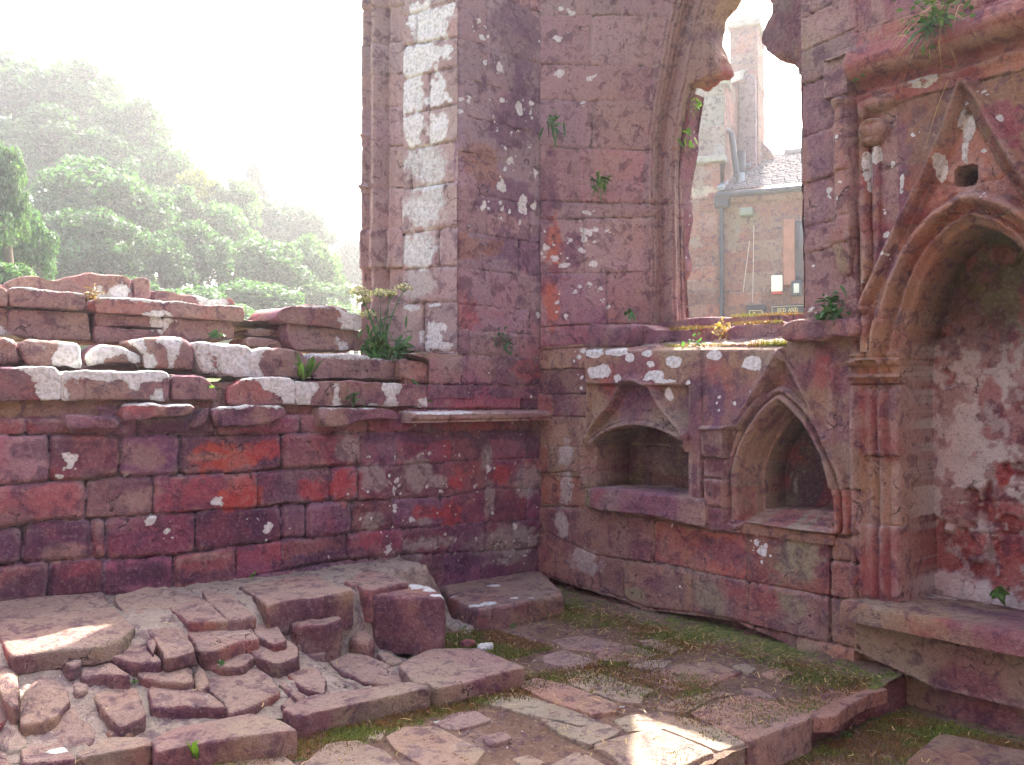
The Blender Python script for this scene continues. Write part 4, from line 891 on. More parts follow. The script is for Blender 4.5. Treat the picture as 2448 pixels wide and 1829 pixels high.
stone('string_course', 'A4', [(1378, 330), (1400, 300), (1480, 280), (1840, 268), (1845, 330), (1840, 385), (1740, 372), (1700, 372), (1670, 398), (1600, 410), (1385, 402)], 'R', XR-.10, .40, RW, rnd=.03, amp=.008, sp=.02, spot=.2, buff=.6)
stone('wall_stone', 'A4', [(250, 300), (490, 310), (490, 440), (250, 450)], 'R', XR+.12, .4, RW, red=.4, dark=.5, spot=.4, **kw)
# ============================================================ GROUND, PAVING, STEPS
def zplat(x, y):
    a = np.interp(y, [3.60, 3.9, 4.15, 4.35, 4.5, 4.65], [.05, .10, .17, .27, .36, .42])
    b = np.interp(y, [3.60, 4.38, 4.45, 4.52], [.02, .08, .28, .41])
    t = np.clip((x-2.05)/.3, 0, 1); z = a*(1-t)+b*t
    t2 = np.clip((x-2.72)/.12, 0, 1)*np.clip((4.9-y)/.1, 0, 1); z = z*(1-t2)+0*t2
    t3 = np.clip((x-3.35)/.2, 0, 1); z = z*(1-t3)+.08*t3*(y > 4.55)
    return z*(y > 3.70)
ground = fill_sheet('ground', None, -40, 75, -6, 80, lambda x, y: -.35+0*x+np.where((y > 30) | (x > 30), 0, 0), .8, .9, col=np.array([.07, .08, .03]), seed=150, amp=.08)
ground.name = 'ground'; tag(ground, kind='structure')
PV = thing('paving', None, None, (2.5, 3.0, 0), kind='structure')
def mossf(x, y):
    P = np.stack([x, y, 0*x], -1)
    return np.clip(.28+.75*(fbm(P, 1.6, 3, 160)-.4)+.25*np.exp(-((x-4.45)/.35)**2)+.2*np.exp(-((y-3.5)/.12)**2), 0, .9)*sst(-.5, .5, x)
EARTH = np.array([.19, .115, .075])
fill_sheet('earth_bed', PV, -.8, 4.76, 2.30, 5.35, lambda x, y: -.002+.035*np.clip((x-4.2)/.4, 0, 1)+0*y, .0125, mossf, col=EARTH, seed=161, amp=.014)
fill_sheet('earth_bed', PV, -.8, 4.85, .2, 2.36, lambda x, y: -.155+0*x, .0125, lambda x, y: mossf(x, y)*.7+.25, col=EARTH, seed=162, amp=.016)
FLG = [('D4', [(0, 830), (150, 788), (430, 885), (225, 942), (0, 882)], PUR*1.3), ('D4', [(430, 790), (650, 750), (860, 820), (690, 885), (440, 870), (385, 835)], PUR*1.15),
 ('D4', [(60, 720), (300, 680), (590, 745), (450, 805), (160, 780)], PUR*1.2), ('D4', [(700, 720), (820, 708), (1020, 770), (960, 810), (760, 765)], BUF*.9),
 ('D4', [(620, 905), (760, 868), (960, 868), (900, 920), (740, 940)], GRY*.8), ('D4', [(690, 1000), (930, 920), (1040, 890), (1260, 880), (1472, 958), (1260, 1045), (990, 1102), (870, 1060)], RED*.75+BUF*.2),
 ('D4', [(1400, 910), (1500, 888), (1592, 930), (1540, 968)], GRY*.9), ('D4', [(1620, 970), (1740, 922), (1875, 960), (1760, 1018)], RED*.8+BUF*.2),
 ('D4', [(130, 975), (230, 942), (320, 940), (460, 975), (620, 1045), (832, 1090), (745, 1130), (735, 1190), (560, 1178), (430, 1130), (230, 1062)], CRM*.95),
 ('A7', [(1305, 1172), (1430, 1138), (1600, 1170), (1915, 1295), (1905, 1335), (1750, 1352), (1550, 1290)], RED*.7+BUF*.35),
 ('A7', [(1112, 1282), (1210, 1232), (1330, 1225), (1560, 1300), (1785, 1382), (1765, 1405), (1690, 1418), (1430, 1365)], GRY*1.15), ('A7', [(1440, 1375), (1700, 1428), (1800, 1388), (1925, 1442), (1890, 1475), (1740, 1532), (1590, 1470)], GRY*1.0),
 ('D4', [(1080, 1262), (1250, 1168), (1500, 1120), (1760, 1190), (2012, 1292), (1740, 1398), (1520, 1476), (1300, 1370)], RED*.6+BUF*.45),
 ('D4', [(520, 1310), (640, 1272), (880, 1250), (1030, 1285), (1300, 1368), (1512, 1482), (1300, 1552), (1190, 1500), (960, 1408), (850, 1368), (620, 1405)], CRM*.95),
 ('D4', [(365, 1495), (620, 1422), (845, 1375), (960, 1415), (1180, 1505), (1285, 1556), (1130, 1612), (1040, 1660), (600, 1660), (480, 1560)], BUF*1.0),
 ('D4', [(1465, 1075), (1590, 1075), (1750, 1165), (1640, 1150), (1530, 1120)], PUR), ('D4', [(830, 1225), (980, 1160), (1280, 1100), (1440, 1120), (1240, 1160), (1060, 1262), (900, 1250)], RED*.6+BUF*.35),
 ('D4', [(1780, 1190), (1900, 1150), (2187, 1090), (2430, 1045), (2577, 1084), (2435, 1118), (2271, 1209), (2187, 1285), (2020, 1296)], RED*.6+BUF*.3), ('A7', [(840, 1405), (950, 1340), (1080, 1328), (1175, 1382), (960, 1445), (880, 1432)], PUR*1.3),
 ('A7', [(548, 1480), (640, 1422), (850, 1424), (1020, 1510), (1135, 1562), (1060, 1650), (900, 1700), (740, 1640), (600, 1550)], BUF*1.0+.02),
 ('A7', [(150, 1560), (200, 1520), (380, 1500), (540, 1560), (650, 1665), (560, 1800), (200, 1760), (60, 1640)], BUF*.95), ('A7', [(1285, 1610), (1390, 1588), (1485, 1632), (1380, 1680)], BUF),
 ('A7', [(1110, 1482), (1240, 1450), (1295, 1492), (1150, 1535)], PUR*1.2), ('A6', [(1050, 1665), (1300, 1590), (1470, 1545), (1640, 1572), (1760, 1665), (1600, 1800), (1200, 1800)], BUF),
 ('A7', [(450, 1455), (560, 1440), (510, 1505), (420, 1492)], CRM), ('D4', [(20, 1660), (240, 1550), (340, 1580), (480, 1660), (300, 1760)], BUF*.9), ('A6', [(-200, 1800), (300, 1700), (900, 1690), (1000, 1800), (600, 2000), (-200, 2000)], BUF*.9),
 ('A7', [(1180, 1640), (1290, 1700), (1250, 1850), (1000, 1800)], BUF*.9), ('D4', [(560, 1680), (1000, 1680), (900, 1800), (600, 1800)], BUF)]
edge_ids = {12, 13, 14, 17}
for i, (v, pts, c) in enumerate(FLG):
    z = .015 + .004*math.sin(i*2.3); c = .5*np.asarray(c)+.5*np.array([.47, .39, .34])
    if i == 17: stone('flagstone', v, pts, 'T', .012, .07, PV, rnd=.010, amp=.006, sp=.018, col=c*.9, spot=.12, moss=.2, freq=5, smooth=1)
    elif i in edge_ids: stone('flagstone', v, pts, 'T', z, .16, PV, rnd=.008, amp=.0035, sp=.018, col=c, spot=.12, moss=.08, freq=3, smooth=1)
    else: stone('flagstone', v, pts, 'T', z, .05, PV, rnd=.006, amp=.0035, sp=.016, col=c, spot=.12, moss=.10, freq=4, smooth=1)
prism('riser_stone', [(-.5, 2.33), (2.9, 2.33), (2.9, 2.45), (-.5, 2.45)], 'T', .0, .17, PV, rnd=.015, amp=.01, sp=.04, red=.5, dark=.6)
prism('riser_stone', [(3.80, 2.40), (4.3, 2.36), (4.75, 2.33), (4.75, 2.5), (3.80, 2.5)], 'T', .0, .17, PV, rnd=.02, amp=.016, sp=.03, red=.5, dark=.7)
stone('flagstone', 'A5', [(1215, 1640), (1400, 1500), (1795, 1580), (2100, 1640), (1900, 1900), (1300, 1760)], 'T', -.135, .06, PV, rnd=.012, amp=.007, sp=.025, col=BUF*.8, spot=.1, moss=.2)
stone('flagstone', 'A5', [(300, 1720), (700, 1700), (1180, 1680), (1280, 1790), (1000, 2000), (200, 2000)], 'T', -.135, .06, PV, rnd=.012, amp=.007, sp=.03, col=BUF*.8, spot=.1, moss=.3)
# ---- rubble bench below the left wall
RB = thing('rubble_bench', 'bench of uneven mortared red rubble stones below the left wall', 'rubble masonry', (1.6, 4.4, 0))
def bedz(x, y): return zplat(x, y)-.017
fill_sheet('mortar_bed', RB, -.8, 3.5, 3.74, 5.28, bedz, .0125, lambda x, y: .12+.25*fbm(np.stack([x, y, 0*x], -1), 2, 3, 5)+.2*(x > 2.2)*(y < 4.4), seed=171, amp=.018, col=np.array([.33, .27, .215]))
def rub(name, v, pts, th, zadd=0., **kw):
    c = np.mean(src(v, pts), 0); z = .3; zadd = zadd*.5
    for _ in range(12):
        w = onZ(c[0], c[1], z); z = .5*z + .5*(float(zplat(w[0], w[1]))+zadd)
    k = dict(rnd=.018, amp=.0075, sp=.016, red=.35, buff=.6, dark=1.0, spot=.3, freq=8, tone=.9, smooth=2, tilt=(0, -.16), dust=.75); k.update(kw); ce = np.mean(pts, 0); pts = [tuple(ce+(np.array(q)-ce)*1.07) for q in pts]  # tops paled over dark sides, top lighting put into the colour
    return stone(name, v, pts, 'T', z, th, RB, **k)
RS = [([(0, 870), (60, 830), (300, 800), (640, 762), (770, 820), (700, 870), (560, 900), (300, 930), (100, 962), (40, 930)], .08, .02, {'freq': 6}), ([(-100, 740), (300, 690), (580, 662), (620, 700), (300, 780), (0, 850), (-100, 860)], .06, .0, {}),
 ([(680, 685), (860, 645), (1000, 640), (1170, 660), (1180, 695), (980, 742), (740, 742)], .06, .0, {}), ([(1190, 660), (1370, 670), (1500, 735), (1350, 760), (1220, 700)], .06, .0, {}), ([(1000, 748), (1200, 708), (1400, 768), (1100, 792)], .05, 0, {}),
 ([(820, 850), (900, 835), (1060, 832), (1140, 935), (970, 972), (900, 905)], .06, 0, {}), ([(1062, 815), (1200, 782), (1400, 792), (1520, 868), (1400, 885), (1280, 925), (1180, 930), (1100, 870)], .09, .02, {}), ([(1430, 772), (1560, 745), (1680, 868), (1600, 885), (1500, 858)], .08, .01, {'lich': .2}),
 ([(590, 985), (740, 935), (870, 955), (950, 1005), (760, 1022), (650, 1010)], .09, .02, {}), ([(300, 990), (390, 970), (490, 1020), (420, 1045), (320, 1010)], .06, .01, {}), ([(120, 1060), (250, 1015), (390, 1060), (405, 1180), (330, 1240), (130, 1285)], .09, .0, {'dome': .03, 'buff': .9}),
 ([(470, 1062), (600, 1030), (762, 1100), (600, 1102), (480, 1115)], .09, .02, {}), ([(800, 1085), (880, 1040), (1100, 1030), (1125, 1118), (1000, 1130), (820, 1120)], .12, .03, {'rnd': .015}), ([(1000, 985), (1130, 980), (1150, 1010), (1010, 1020)], .05, .0, {}),
 ([(1135, 1010), (1185, 1012), (1230, 1115), (1180, 1158), (1140, 1120)], .06, .01, {'dome': .015}), ([(1200, 992), (1400, 962), (1492, 1000), (1430, 1040), (1300, 1050), (1240, 1042)], .09, .02, {'toplich': .2}), ([(1450, 962), (1600, 922), (1740, 932), (1750, 985), (1620, 1022), (1500, 1002)], .14, .05, {}),
 ([(1750, 932), (1880, 905), (1940, 935), (1912, 975), (1780, 992)], .14, .05, {}), ([(1190, 1185), (1300, 1120), (1480, 1105), (1600, 1140), (1640, 1190), (1500, 1250), (1350, 1300), (1295, 1240)], .08, .02, {}),
 ([(530, 1245), (640, 1180), (800, 1220), (850, 1315), (700, 1370), (620, 1320)], .12, .04, {'buff': .9}), ([(880, 1222), (1050, 1195), (1250, 1230), (1325, 1268), (1150, 1275), (1000, 1295), (900, 1300)], .16, .06, {'lich': .3, 'toplich': .2}), ([(200, 1375), (320, 1275), (480, 1272), (580, 1372), (545, 1425), (420, 1450), (250, 1430)], .10, .03, {'dome': .03, 'rnd': .04, 'buff': .8}),
 ([(-20, 1345), (60, 1330), (160, 1380), (150, 1455), (40, 1480), (-20, 1450)], .09, .03, {'col': PLA, 'dome': .03, 'lich': .3}), ([(1680, 1125), (1850, 1085), (1920, 1140), (1900, 1200), (1760, 1175)], .07, .01, {}), ([(1635, 1170), (1800, 1220), (1755, 1245), (1640, 1195)], .07, .01, {}),
 ([(-40, 955), (60, 960), (100, 1030), (110, 1178), (60, 1190), (-40, 1100)], .08, .0, {'buff': 1.0, 'dome': .02}), ([(-40, 1200), (80, 1230), (100, 1290), (0, 1338), (-40, 1330)], .09, .02, {'dome': .02}), ([(-40, 1540), (60, 1560), (105, 1640), (0, 1670), (-40, 1670)], .08, .01, {'dome': .02}),
 ([(420, 1170), (520, 1165), (510, 1200), (430, 1210)], .05, .0, {}), ([(620, 1450), (780, 1440), (760, 1470), (640, 1475)], .04, .0, {}), ([(1740, 860), (1790, 855), (1800, 900), (1760, 925), (1725, 900)], .07, .02, {'dome': .01}), ([(880, 860), (940, 870), (900, 960), (860, 930)], .05, 0, {}),
 ([(1640, 1290), (1700, 1250), (1740, 1280), (1690, 1310)], .04, 0, {})]
for pts, th, za, kw in RS: rub('rubble_stone', 'A6', pts, th, za, **kw)
rub('rubble_stone', 'A7', [(225, 1075), (330, 1032), (440, 1030), (560, 1060), (655, 1108), (640, 1140), (400, 1135), (260, 1092)], .08, .03, lich=.05)
rub('rubble_stone', 'A7', [(490, 1000), (560, 990), (650, 1028), (560, 1040)], .05, .02)
rub('rubble_stone', 'A7', [(220, 520), (330, 500), (520, 520), (560, 560), (430, 600), (330, 600)], .06, .01, dark=.1)
stone('upper_slab', 'A6', [(1500, 660), (1395, 600), (1620, 560), (1850, 530), (2000, 595), (2085, 622), (1900, 655), (1720, 680), (1570, 712)], 'T', .425, .20, RB, rnd=.02, amp=.010, sp=.018, red=.45, buff=.7, dust=.7, dark=1.0, lich=.05, spot=.3)  # dust: skylit top painted in
stone('upper_slab', 'A7', [(330, 590), (300, 570), (440, 500), (560, 520), (690, 570), (560, 600), (430, 622)], 'T', .41, .18, RB, rnd=.02, amp=.010, sp=.018, dust=.7, red=.5, buff=.6, spot=.3)  # dust: skylit top painted in
stone('rubble_stone', 'A6', [(1650, 765), (1790, 740), (2000, 765), (2012, 792), (1900, 825), (1780, 835), (1715, 832)], 'T', .30, .22, RB, rnd=.02, amp=.010, sp=.018, red=.45, buff=.6, dark=.9, dust=.7)  # dust: skylit top painted in
def single(name, label, cat, view, pts, z, th, loc, **kw):
    k = dict(rnd=.012, amp=.006, sp=.018, red=.35, buff=.6, dark=.7, spot=.25, freq=5, smooth=1, dust=.6); k.update(kw)  # dust: skylit tops painted in
    o = stone(name, view, pts, 'T', z, th, None, **k); tag(o, label, cat, kw.get('group')); return o
def tg(o, **k): 
    for a, b in k.items(): o[a] = b
    return o
stone('rubble_stone', 'A6', [(2020, 815), (2110, 800), (2180, 830), (2205, 880), (2160, 905), (2060, 890)], 'T', .185, .12, RB, rnd=.04, amp=.010, sp=.018, dust=.5, dome=.02, buff=.9)  # dust: skylit top painted in
single('stone_block', 'large square purple red block with white lichen top, left of the low corner slab', 'stone block', 'A7', [(425, 632), (490, 600), (560, 562), (690, 570), (830, 600), (900, 650), (880, 672), (700, 660), (480, 655)], .375, .33, None, rnd=.03, amp=.014, dark=.9, red=.3, spot=.4, dust=.2)
single('corner_slab', 'broad low slab with flaking pale top filling the corner between the two walls', 'stone slab', 'A7', [(865, 600), (990, 530), (1240, 500), (1460, 510), (1600, 640), (1480, 665), (1280, 705), (1090, 742), (1000, 705), (925, 662)], .15, .22, None, rnd=.03, amp=.012, buff=.7, moss=.12, freq=8)
for lab, v, pts, z, th in [('kerb slab with a chipped left end, between the mossy slab and the weed', 'A7', [(-70, 1318), (100, 1240), (300, 1215), (680, 1160), (790, 1185), (815, 1200), (560, 1245), (60, 1362), (0, 1352)], .105, .16),
    ('kerb slab with smooth greenish top, the farthest along the step', 'A7', [(625, 1060), (700, 1010), (820, 968), (1090, 962), (1372, 1078), (1150, 1128), (860, 1192), (700, 1160)], .105, .16),
    ('long kerb stone directly behind the green broad leaved weed', 'A6', [(885, 1500), (1000, 1440), (1480, 1345), (1640, 1385), (1752, 1448), (1620, 1465), (1300, 1500), (930, 1575)], .115, .17),
    ('short kerb stone with a white lichen patch left of the weed', 'A6', [(445, 1580), (560, 1510), (660, 1480), (860, 1478), (890, 1500), (895, 1530), (640, 1570), (470, 1605)], .115, .17),
    ('sunlit kerb stone at the bottom left corner, nearest the camera', 'A6', [(105, 1500), (200, 1480), (345, 1490), (455, 1605), (300, 1625), (130, 1640)], .11, .17)]:
    o = single('kerb_stone', lab, 'kerb stone', v, pts, z, th, None, freq=4); o['group'] = 'kerb stones along the step'
# white patches
for o_ in [q for q in LW.children if q.name.split('.')[0] in ('ledge_stone', 'rubble_stone', 'coping_slab', 'wall_stone', 'crest_stone', 'top_block')]:
    me_ = o_.data; n_ = len(me_.vertices); co_ = np.empty(n_*3, np.float32); me_.vertices.foreach_get('co', co_); li_ = np.empty(n_, np.float32); me_.attributes['lich'].data.foreach_get('value', li_)
    li_ += .75*sst(.54, .64, fbm(co_.reshape(-1, 3).astype(float), 3.4, 3, 444)); me_.attributes['lich'].data.foreach_set('value', np.minimum(li_, 1).astype(np.float32))
def lpatch(o, view, pts, z):
    me = o.data; n = len(me.vertices); co = np.empty(n*3, np.float32); me.vertices.foreach_get('co', co); co = co.reshape(-1, 3)+np.array(o.location)
    li = np.empty(n, np.float32); me.attributes['lich'].data.foreach_get('value', li)
    for x, y, r in pts:
        (X, Y), = src(view, [(x, y)]); w = onZ(X, Y, z); R = r*VIEWS[view][2]*float((w-CAM)@FW)/FPX
        d = np.linalg.norm((co-w)*np.array([1, 1, .6]), axis=1)/R; li = np.maximum(li, np.clip(1.5-d*.9, 0, 1.1))
    me.attributes['lich'].data.foreach_set('value', li.astype(np.float32))
for o in [o for o in COL.objects if o.type == 'MESH']:
    if o.name == 'stone_block': lpatch(o, 'A7', [(760, 600, 75), (820, 620, 50), (850, 655, 40), (590, 620, 30)], .37)
    if o.name == 'corner_slab': lpatch(o, 'A7', [(1180, 600, 40), (1080, 715, 40), (1150, 700, 45), (950, 655, 22), (1400, 665, 14), (1300, 670, 25)], .15)
    if o.name.startswith('rubble_stone') and o.parent == RB: lpatch(o, 'A6', [(695, 965, 22), (585, 1068, 22), (1000, 1265, 60), (1130, 1245, 40), (1650, 860, 30), (2125, 820, 22), (1105, 1000, 16)], .25)
    if o.name.startswith('rubble_stone') and o.parent == RB: lpatch(o, 'A7', [(365, 1045, 45)], .1)
    if o.name.startswith('kerb_stone'): lpatch(o, 'A6', [(830, 1497, 40), (340, 1605, 60)], .08)
    if o.name.startswith('upper_slab'): lpatch(o, 'A6', [(1820, 640, 22), (1880, 625, 14), (2050, 620, 30), (1250, 640, 50)], .42)
    if o.name.startswith('mortar_bed'): lpatch(o, 'A6', [(1285, 625, 50)], .40)
w = onZ(*src('A7', [(1130, 945)])[0], .03)
o = prism('white_stone', [(w[0]+.05*math.cos(a)*1.3, w[1]+.05*math.sin(a)) for a in np.arange(0, 6.2, .7)], 'T', .035, .06, None, rnd=.02, amp=.012, sp=.015, col=WHT*1.1, lich=.9); tag(o, 'small white stone on green moss in front of the corner slab', 'stone')
w = onZ(*src('A7', [(1030, 930)])[0], .03)
o = prism('red_stone', [(w[0]+.06*math.cos(a), w[1]+.04*math.sin(a)) for a in np.arange(0, 6.2, .7)], 'T', .035, .06, None, rnd=.02, amp=.016, sp=.015, col=RED*.7, spot=.3); tag(o, 'small dark red stone chip beside the white stone on the moss', 'stone')
# ============================================================ HOUSE SEEN THROUGH THE WINDOW
aH = math.radians(23); RX = RT/np.linalg.norm(RT); FX = np.array([math.sin(AZ), math.cos(AZ), 0])
eH = RX*math.cos(aH)-FX*math.sin(aH); nH = RX*math.sin(aH)+FX*math.cos(aH)
H0 = at_depth(1716, 700, 17.5); H0[2] = 0
HS = thing('stone_house', 'red sandstone house with slate roof and tall chimney seen through the window opening', 'house', tuple(H0))
def simple(name, col, rough=.7, spec=.3, nscale=0, namt=.3, **kw):
    s = NT(name); c = col
    if nscale:
        P = s.n('ShaderNodeNewGeometry').outputs['Position']
        c = s.mix(s.math('MULTIPLY', s.ss(s.noise(P, nscale, 4, .6), .35, .65), namt), (*col,), tuple(x*.45 for x in col))
    s.pbsdf(c, rough, spec, **kw); return s.m
M_PIPE = simple('dark_painted_iron', (.05, .045, .06), .5, .4, 9); M_LEAD = simple('weathered_lead', (.30, .32, .35), .6, .4, 8)
M_WHITE = simple('cream_plastic', (.78, .74, .60), .45, .4, 20, .1); M_REDP = simple('red_plastic', (.45, .04, .03), .4, .4); M_SIGN = simple('dark_sign_board', (.022, .018, .03), .5, .4, 15)
M_GOLD = simple('gold_lettering', (.62, .48, .22), .5, .4); M_CABLE = simple('pale_cable', (.55, .42, .34), .7); M_GLASS = simple('dark_window_glass', (.03, .035, .045), .1, .6); M_LAMP = simple('dull_green_grey_casing', (.22, .24, .19), .6, .3, 12)
M_POT = simple('buff_clay', (.5, .42, .30), .8, .2, 10)
def box_mesh(name, o, ex, ey, ez, sx, sy, sz, parent, mat, bev=.01):
    """bevelled box: centre o, half sizes sx, sy, sz along ex, ey, ez"""
    import bmesh
    bm = bmesh.new(); bmesh.ops.create_cube(bm, size=2)
    M = np.array([ex*sx, ey*sy, ez*sz])
    for v in bm.verts:
        c = np.array(v.co)@M + o; v.co = Vector(c)
    if bev: bmesh.ops.bevel(bm, geom=bm.edges[:], offset=min(bev, sx*.4, sy*.4, sz*.4), segments=2, profile=.5, affect='EDGES')
    bmesh.ops.recalc_face_normals(bm, faces=bm.faces[:])
    me = bpy.data.meshes.new(name); bm.to_mesh(me); bm.free(); return link(name, me, parent, mat)
def tube(name, pts, r, parent, mat, n=8, closed=True):
    pts = [np.array(p, float) for p in pts]; V = []; F = []
    rr = r if hasattr(r, '__len__') else [r]*len(pts)
    for i, p in enumerate(pts):
        d = (pts[min(i+1, len(pts)-1)]-pts[max(i-1, 0)]); d /= np.linalg.norm(d)+1e-9
        a = np.cross(d, [0, 0, 1.0]) if abs(d[2]) < .95 else np.cross(d, [1.0, 0, 0]); a /= np.linalg.norm(a); b = np.cross(d, a)
        for k in range(n):
            t = 2*math.pi*k/n; V.append(p+rr[i]*(a*math.cos(t)+b*math.sin(t)))
    for i in range(len(pts)-1):
        for k in range(n): F.append((i*n+k, i*n+(k+1) % n, (i+1)*n+(k+1) % n, (i+1)*n+k))
    F.append(tuple(range(n))); F.append(tuple(range((len(pts)-1)*n, len(pts)*n))[::-1])
    me = mesh(name, np.array(V), F, True, None, 60); return link(name, me, parent, mat)
Z = np.array([0, 0, 1.0])
def hsheet(w, u0, u1, v0, v1, res=.03): return Sheet(H0+nH*w, eH, -nH, u0, u1, v0, v1, res)
def hp(view, x, y, w=0.0):
    (X, Y), = src(view, [(x, y)]); return on_plane(X, Y, H0+nH*w, nH)
def hu(view, x, y, w=0.0):
    q = hp(view, x, y, w)-H0; return float(q@eH), float(q[2])
HPAL = [np.array([.33, .115, .075]), np.array([.27, .13, .095]), np.array([.24, .175, .13]), np.array([.34, .125, .085]), np.array([.21, .10, .075]), np.array([.26, .15, .12])]
ez = hu('B3', 700, 505)[1]
u_pipe = hu('B3', 413, 900)[0]; u_l = -3.2
mw = hsheet(0, u_pipe-.25, 5.2, -.4, ez, .028)
rs = np.random.default_rng(5)
def courses(z0, z1, u0, u1, hmin, hmax, wmin, wmax):
    zs = [z1]
    while zs[-1] > z0: zs.append(zs[-1]-rs.uniform(hmin, hmax))
    J = []
    for _ in zs[:-1]:
        j = []; u = u0+rs.uniform(0, wmax)
        while u < u1: j.append(u); u += rs.uniform(wmin, wmax)
        J.append(j)
    return [[(-99, z), (99, z)] for z in zs], J
l_, j_ = courses(-.4, ez, mw.u[0], mw.u[-1], .17, .30, .3, .75)
mw.col = np.broadcast_to(np.array([.27, .13, .095]), mw.P.shape)*(.75+.5*fbm(mw.P, 2, 4, 6))[..., None]
mw.masonry(l_, j_, .012, .025, .02, seed=200, pal=HPAL, offs=.008, colvar=.2); mw.rough(.008, .006, .004, 6)
hb = (mw.V > hu('B3', 700, 600)[1]); mw.h += .06*hb; mw.col = np.where(hb[..., None], np.array([.29, .12, .085])*(.8+.4*fbm(mw.P, 3, 3, 7))[..., None], mw.col)
mw.blot('B3', [(610, 760, 90, 70), (500, 760, 60, 200)], np.array([.26, .22, .15]), .6); mw.spot[:] = .1
mw.build({0: ('wall', HS)})
# left block: wall face, setoff, and gabled flank with chimney
u1 = hu('B3', 437, 150)[0]; top1 = hu('B2', 560, 1100)[1]; zs_ = hu('B3', 300, 285)[1]
lw_ = hsheet(-.04, u_l, u_pipe-.02, -.4, zs_, .028); l_, j_ = courses(-.4, zs_, u_l, u1, .18, .32, .3, .8)
lw_.col = np.broadcast_to(np.array([.30, .135, .10]), lw_.P.shape)*(.75+.5*fbm(lw_.P, 2, 4, 16))[..., None]
lw_.masonry(l_, j_, .012, .025, .02, seed=201, pal=HPAL, colvar=.2); lw_.rough(.008, .006, .004, 8); lw_.blot('B3', [(250, 530, 110, 50)], np.array([.5, .42, .32]), .8); lw_.blot('B3', [(220, 920, 60, 60), (240, 400, 50, 200)], np.array([.30, .25, .20]), .6)
lw_.build({0: ('wall', HS)})
up_s = hsheet(.03, u_l, u1, zs_-.05, top1+.1, .028); l_, j_ = courses(zs_-.1, top1+.1, u_l, u1, .25, .42, .3, .7)
up_s.col = np.broadcast_to(np.array([.22, .20, .175]), up_s.P.shape)*(.75+.5*fbm(up_s.P, 2, 4, 17))[..., None]
up_s.masonry(l_, j_, .012, .025, .02, seed=202, pal=[GRY, PLA*.7, BUF, GRY*.8], colvar=.2); up_s.rough(.01, .006, .004, 9); up_s.build({0: ('wall', HS)})
box_mesh('ledge_moulding', H0+eH*((u_l+u1)/2)+Z*(zs_+.02)+nH*.0, eH, nH, Z, (u1-u_l)/2+.03, .13, .07, HS, STONE if False else simple('grey_dressed_stone', (.33, .31, .27), .9, .2, 6, .5), .03)
M_GS = bpy.data.materials['grey_dressed_stone']
sd = Sheet(H0+eH*u1, nH, eH, .03, 4.0, -.2, 9.6, .03)
sd.col = np.broadcast_to(np.array([.27, .14, .105]), sd.P.shape)*(.75+.5*fbm(sd.P, 2, 4, 18))[..., None]
l_, j_ = courses(-.2, 9.6, .0, 4, .18, .3, .25, .6); sd.masonry(l_, j_, .012, .025, .02, seed=203, pal=HPAL, colvar=.2); sd.rough(.008, .006, .004, 10)
k0, k1 = sd.px('B2', [(800, 1190), (1075, 940)])
zt_ = np.interp(sd.U, [0, k0[0], k1[0], 9], [k0[1], k0[1], k1[1], k1[1]]); sd.lab[sd.V > zt_] = -1; sd.build({0: ('gable_wall', HS)})
pa = H0+eH*(u1)+nH*0+Z*k0[1]; pb = H0+eH*u1+nH*k1[0]+Z*k1[1]
dco = (pb-pa)/np.linalg.norm(pb-pa); Lc = np.linalg.norm(pb-pa)
box_mesh('gable_coping', (pa+pb)/2+np.cross(dco, eH)*0, dco, eH, np.cross(dco, eH), Lc/2+.1, .14, .07, HS, M_GS, .02)
box_mesh('corner_cap', H0+eH*((u_l+u1)/2)+Z*(top1+.06)+nH*.25, eH, nH, Z, (u1-u_l)/2+.06, .34, .07, HS, M_GS, .03)
plan = [H0+eH*u_l+nH*.08, H0+eH*(u1-.05)+nH*.08, H0+eH*(u1-.05)+nH*4, H0+eH*u_l+nH*4]
prism('house_body', [(q[0], q[1]) for q in plan], 'T', k0[1]-.2, k0[1]+.2, HS, rnd=.02, amp=.004, sp=.3)
plan = [H0+eH*(u_pipe)+nH*.08, H0+eH*5.2+nH*.08, H0+eH*5.2+nH*3.2, H0+eH*(u_pipe)+nH*3.2]
prism('house_body', [(q[0], q[1]) for q in plan], 'T', ez-.02, ez, HS, rnd=.02, amp=.004, sp=.3)
# chimney
wc = 1.9
cl, cr_ = hu('B2', 802, 700, wc)[0], hu('B2', 1165, 700, wc)[0]; ct = hu('B2', 950, 330, wc)[1]
CH = box_mesh('chimney', H0, eH, nH, Z, .01, .01, .01, HS, STONE, 0)
cf = Sheet(H0+nH*wc, eH, -nH, cl, cr_, 4.5, ct, .028); l_, j_ = courses(4.5, ct, cl, cr_, .16, .26, .22, .5)
cf.col = np.broadcast_to(np.array([.24, .14, .115]), cf.P.shape)*(.75+.5*fbm(cf.P, 2, 4, 19))[..., None]; cf.masonry(l_, j_, .012, .022, .02, seed=204, pal=HPAL, colvar=.2); cf.rough(.006, .006, .004, 11)
cs_ = Sheet(H0+nH*wc+eH*cr_, nH, eH, 0, 1.15, 4.5, ct, .028); l_, j_ = courses(4.5, ct, 0, 1.2, .16, .26, .22, .5)
cs_.col = np.broadcast_to(np.array([.27, .16, .12]), cs_.P.shape)*(.75+.5*fbm(cs_.P, 2, 4, 20))[..., None]; cs_.masonry(l_, j_, .012, .022, .02, seed=205, pal=HPAL, colvar=.2); cs_.rough(.006, .006, .004, 12)
fl = np.clip(1-(cs_.V-6.6)/1.6, 0, 1); cs_.h += .0*fl
bpy.data.objects.remove(CH)
CH = cf.build({0: ('chimney', HS)})[0]; cs_.build({0: ('flank', CH)})
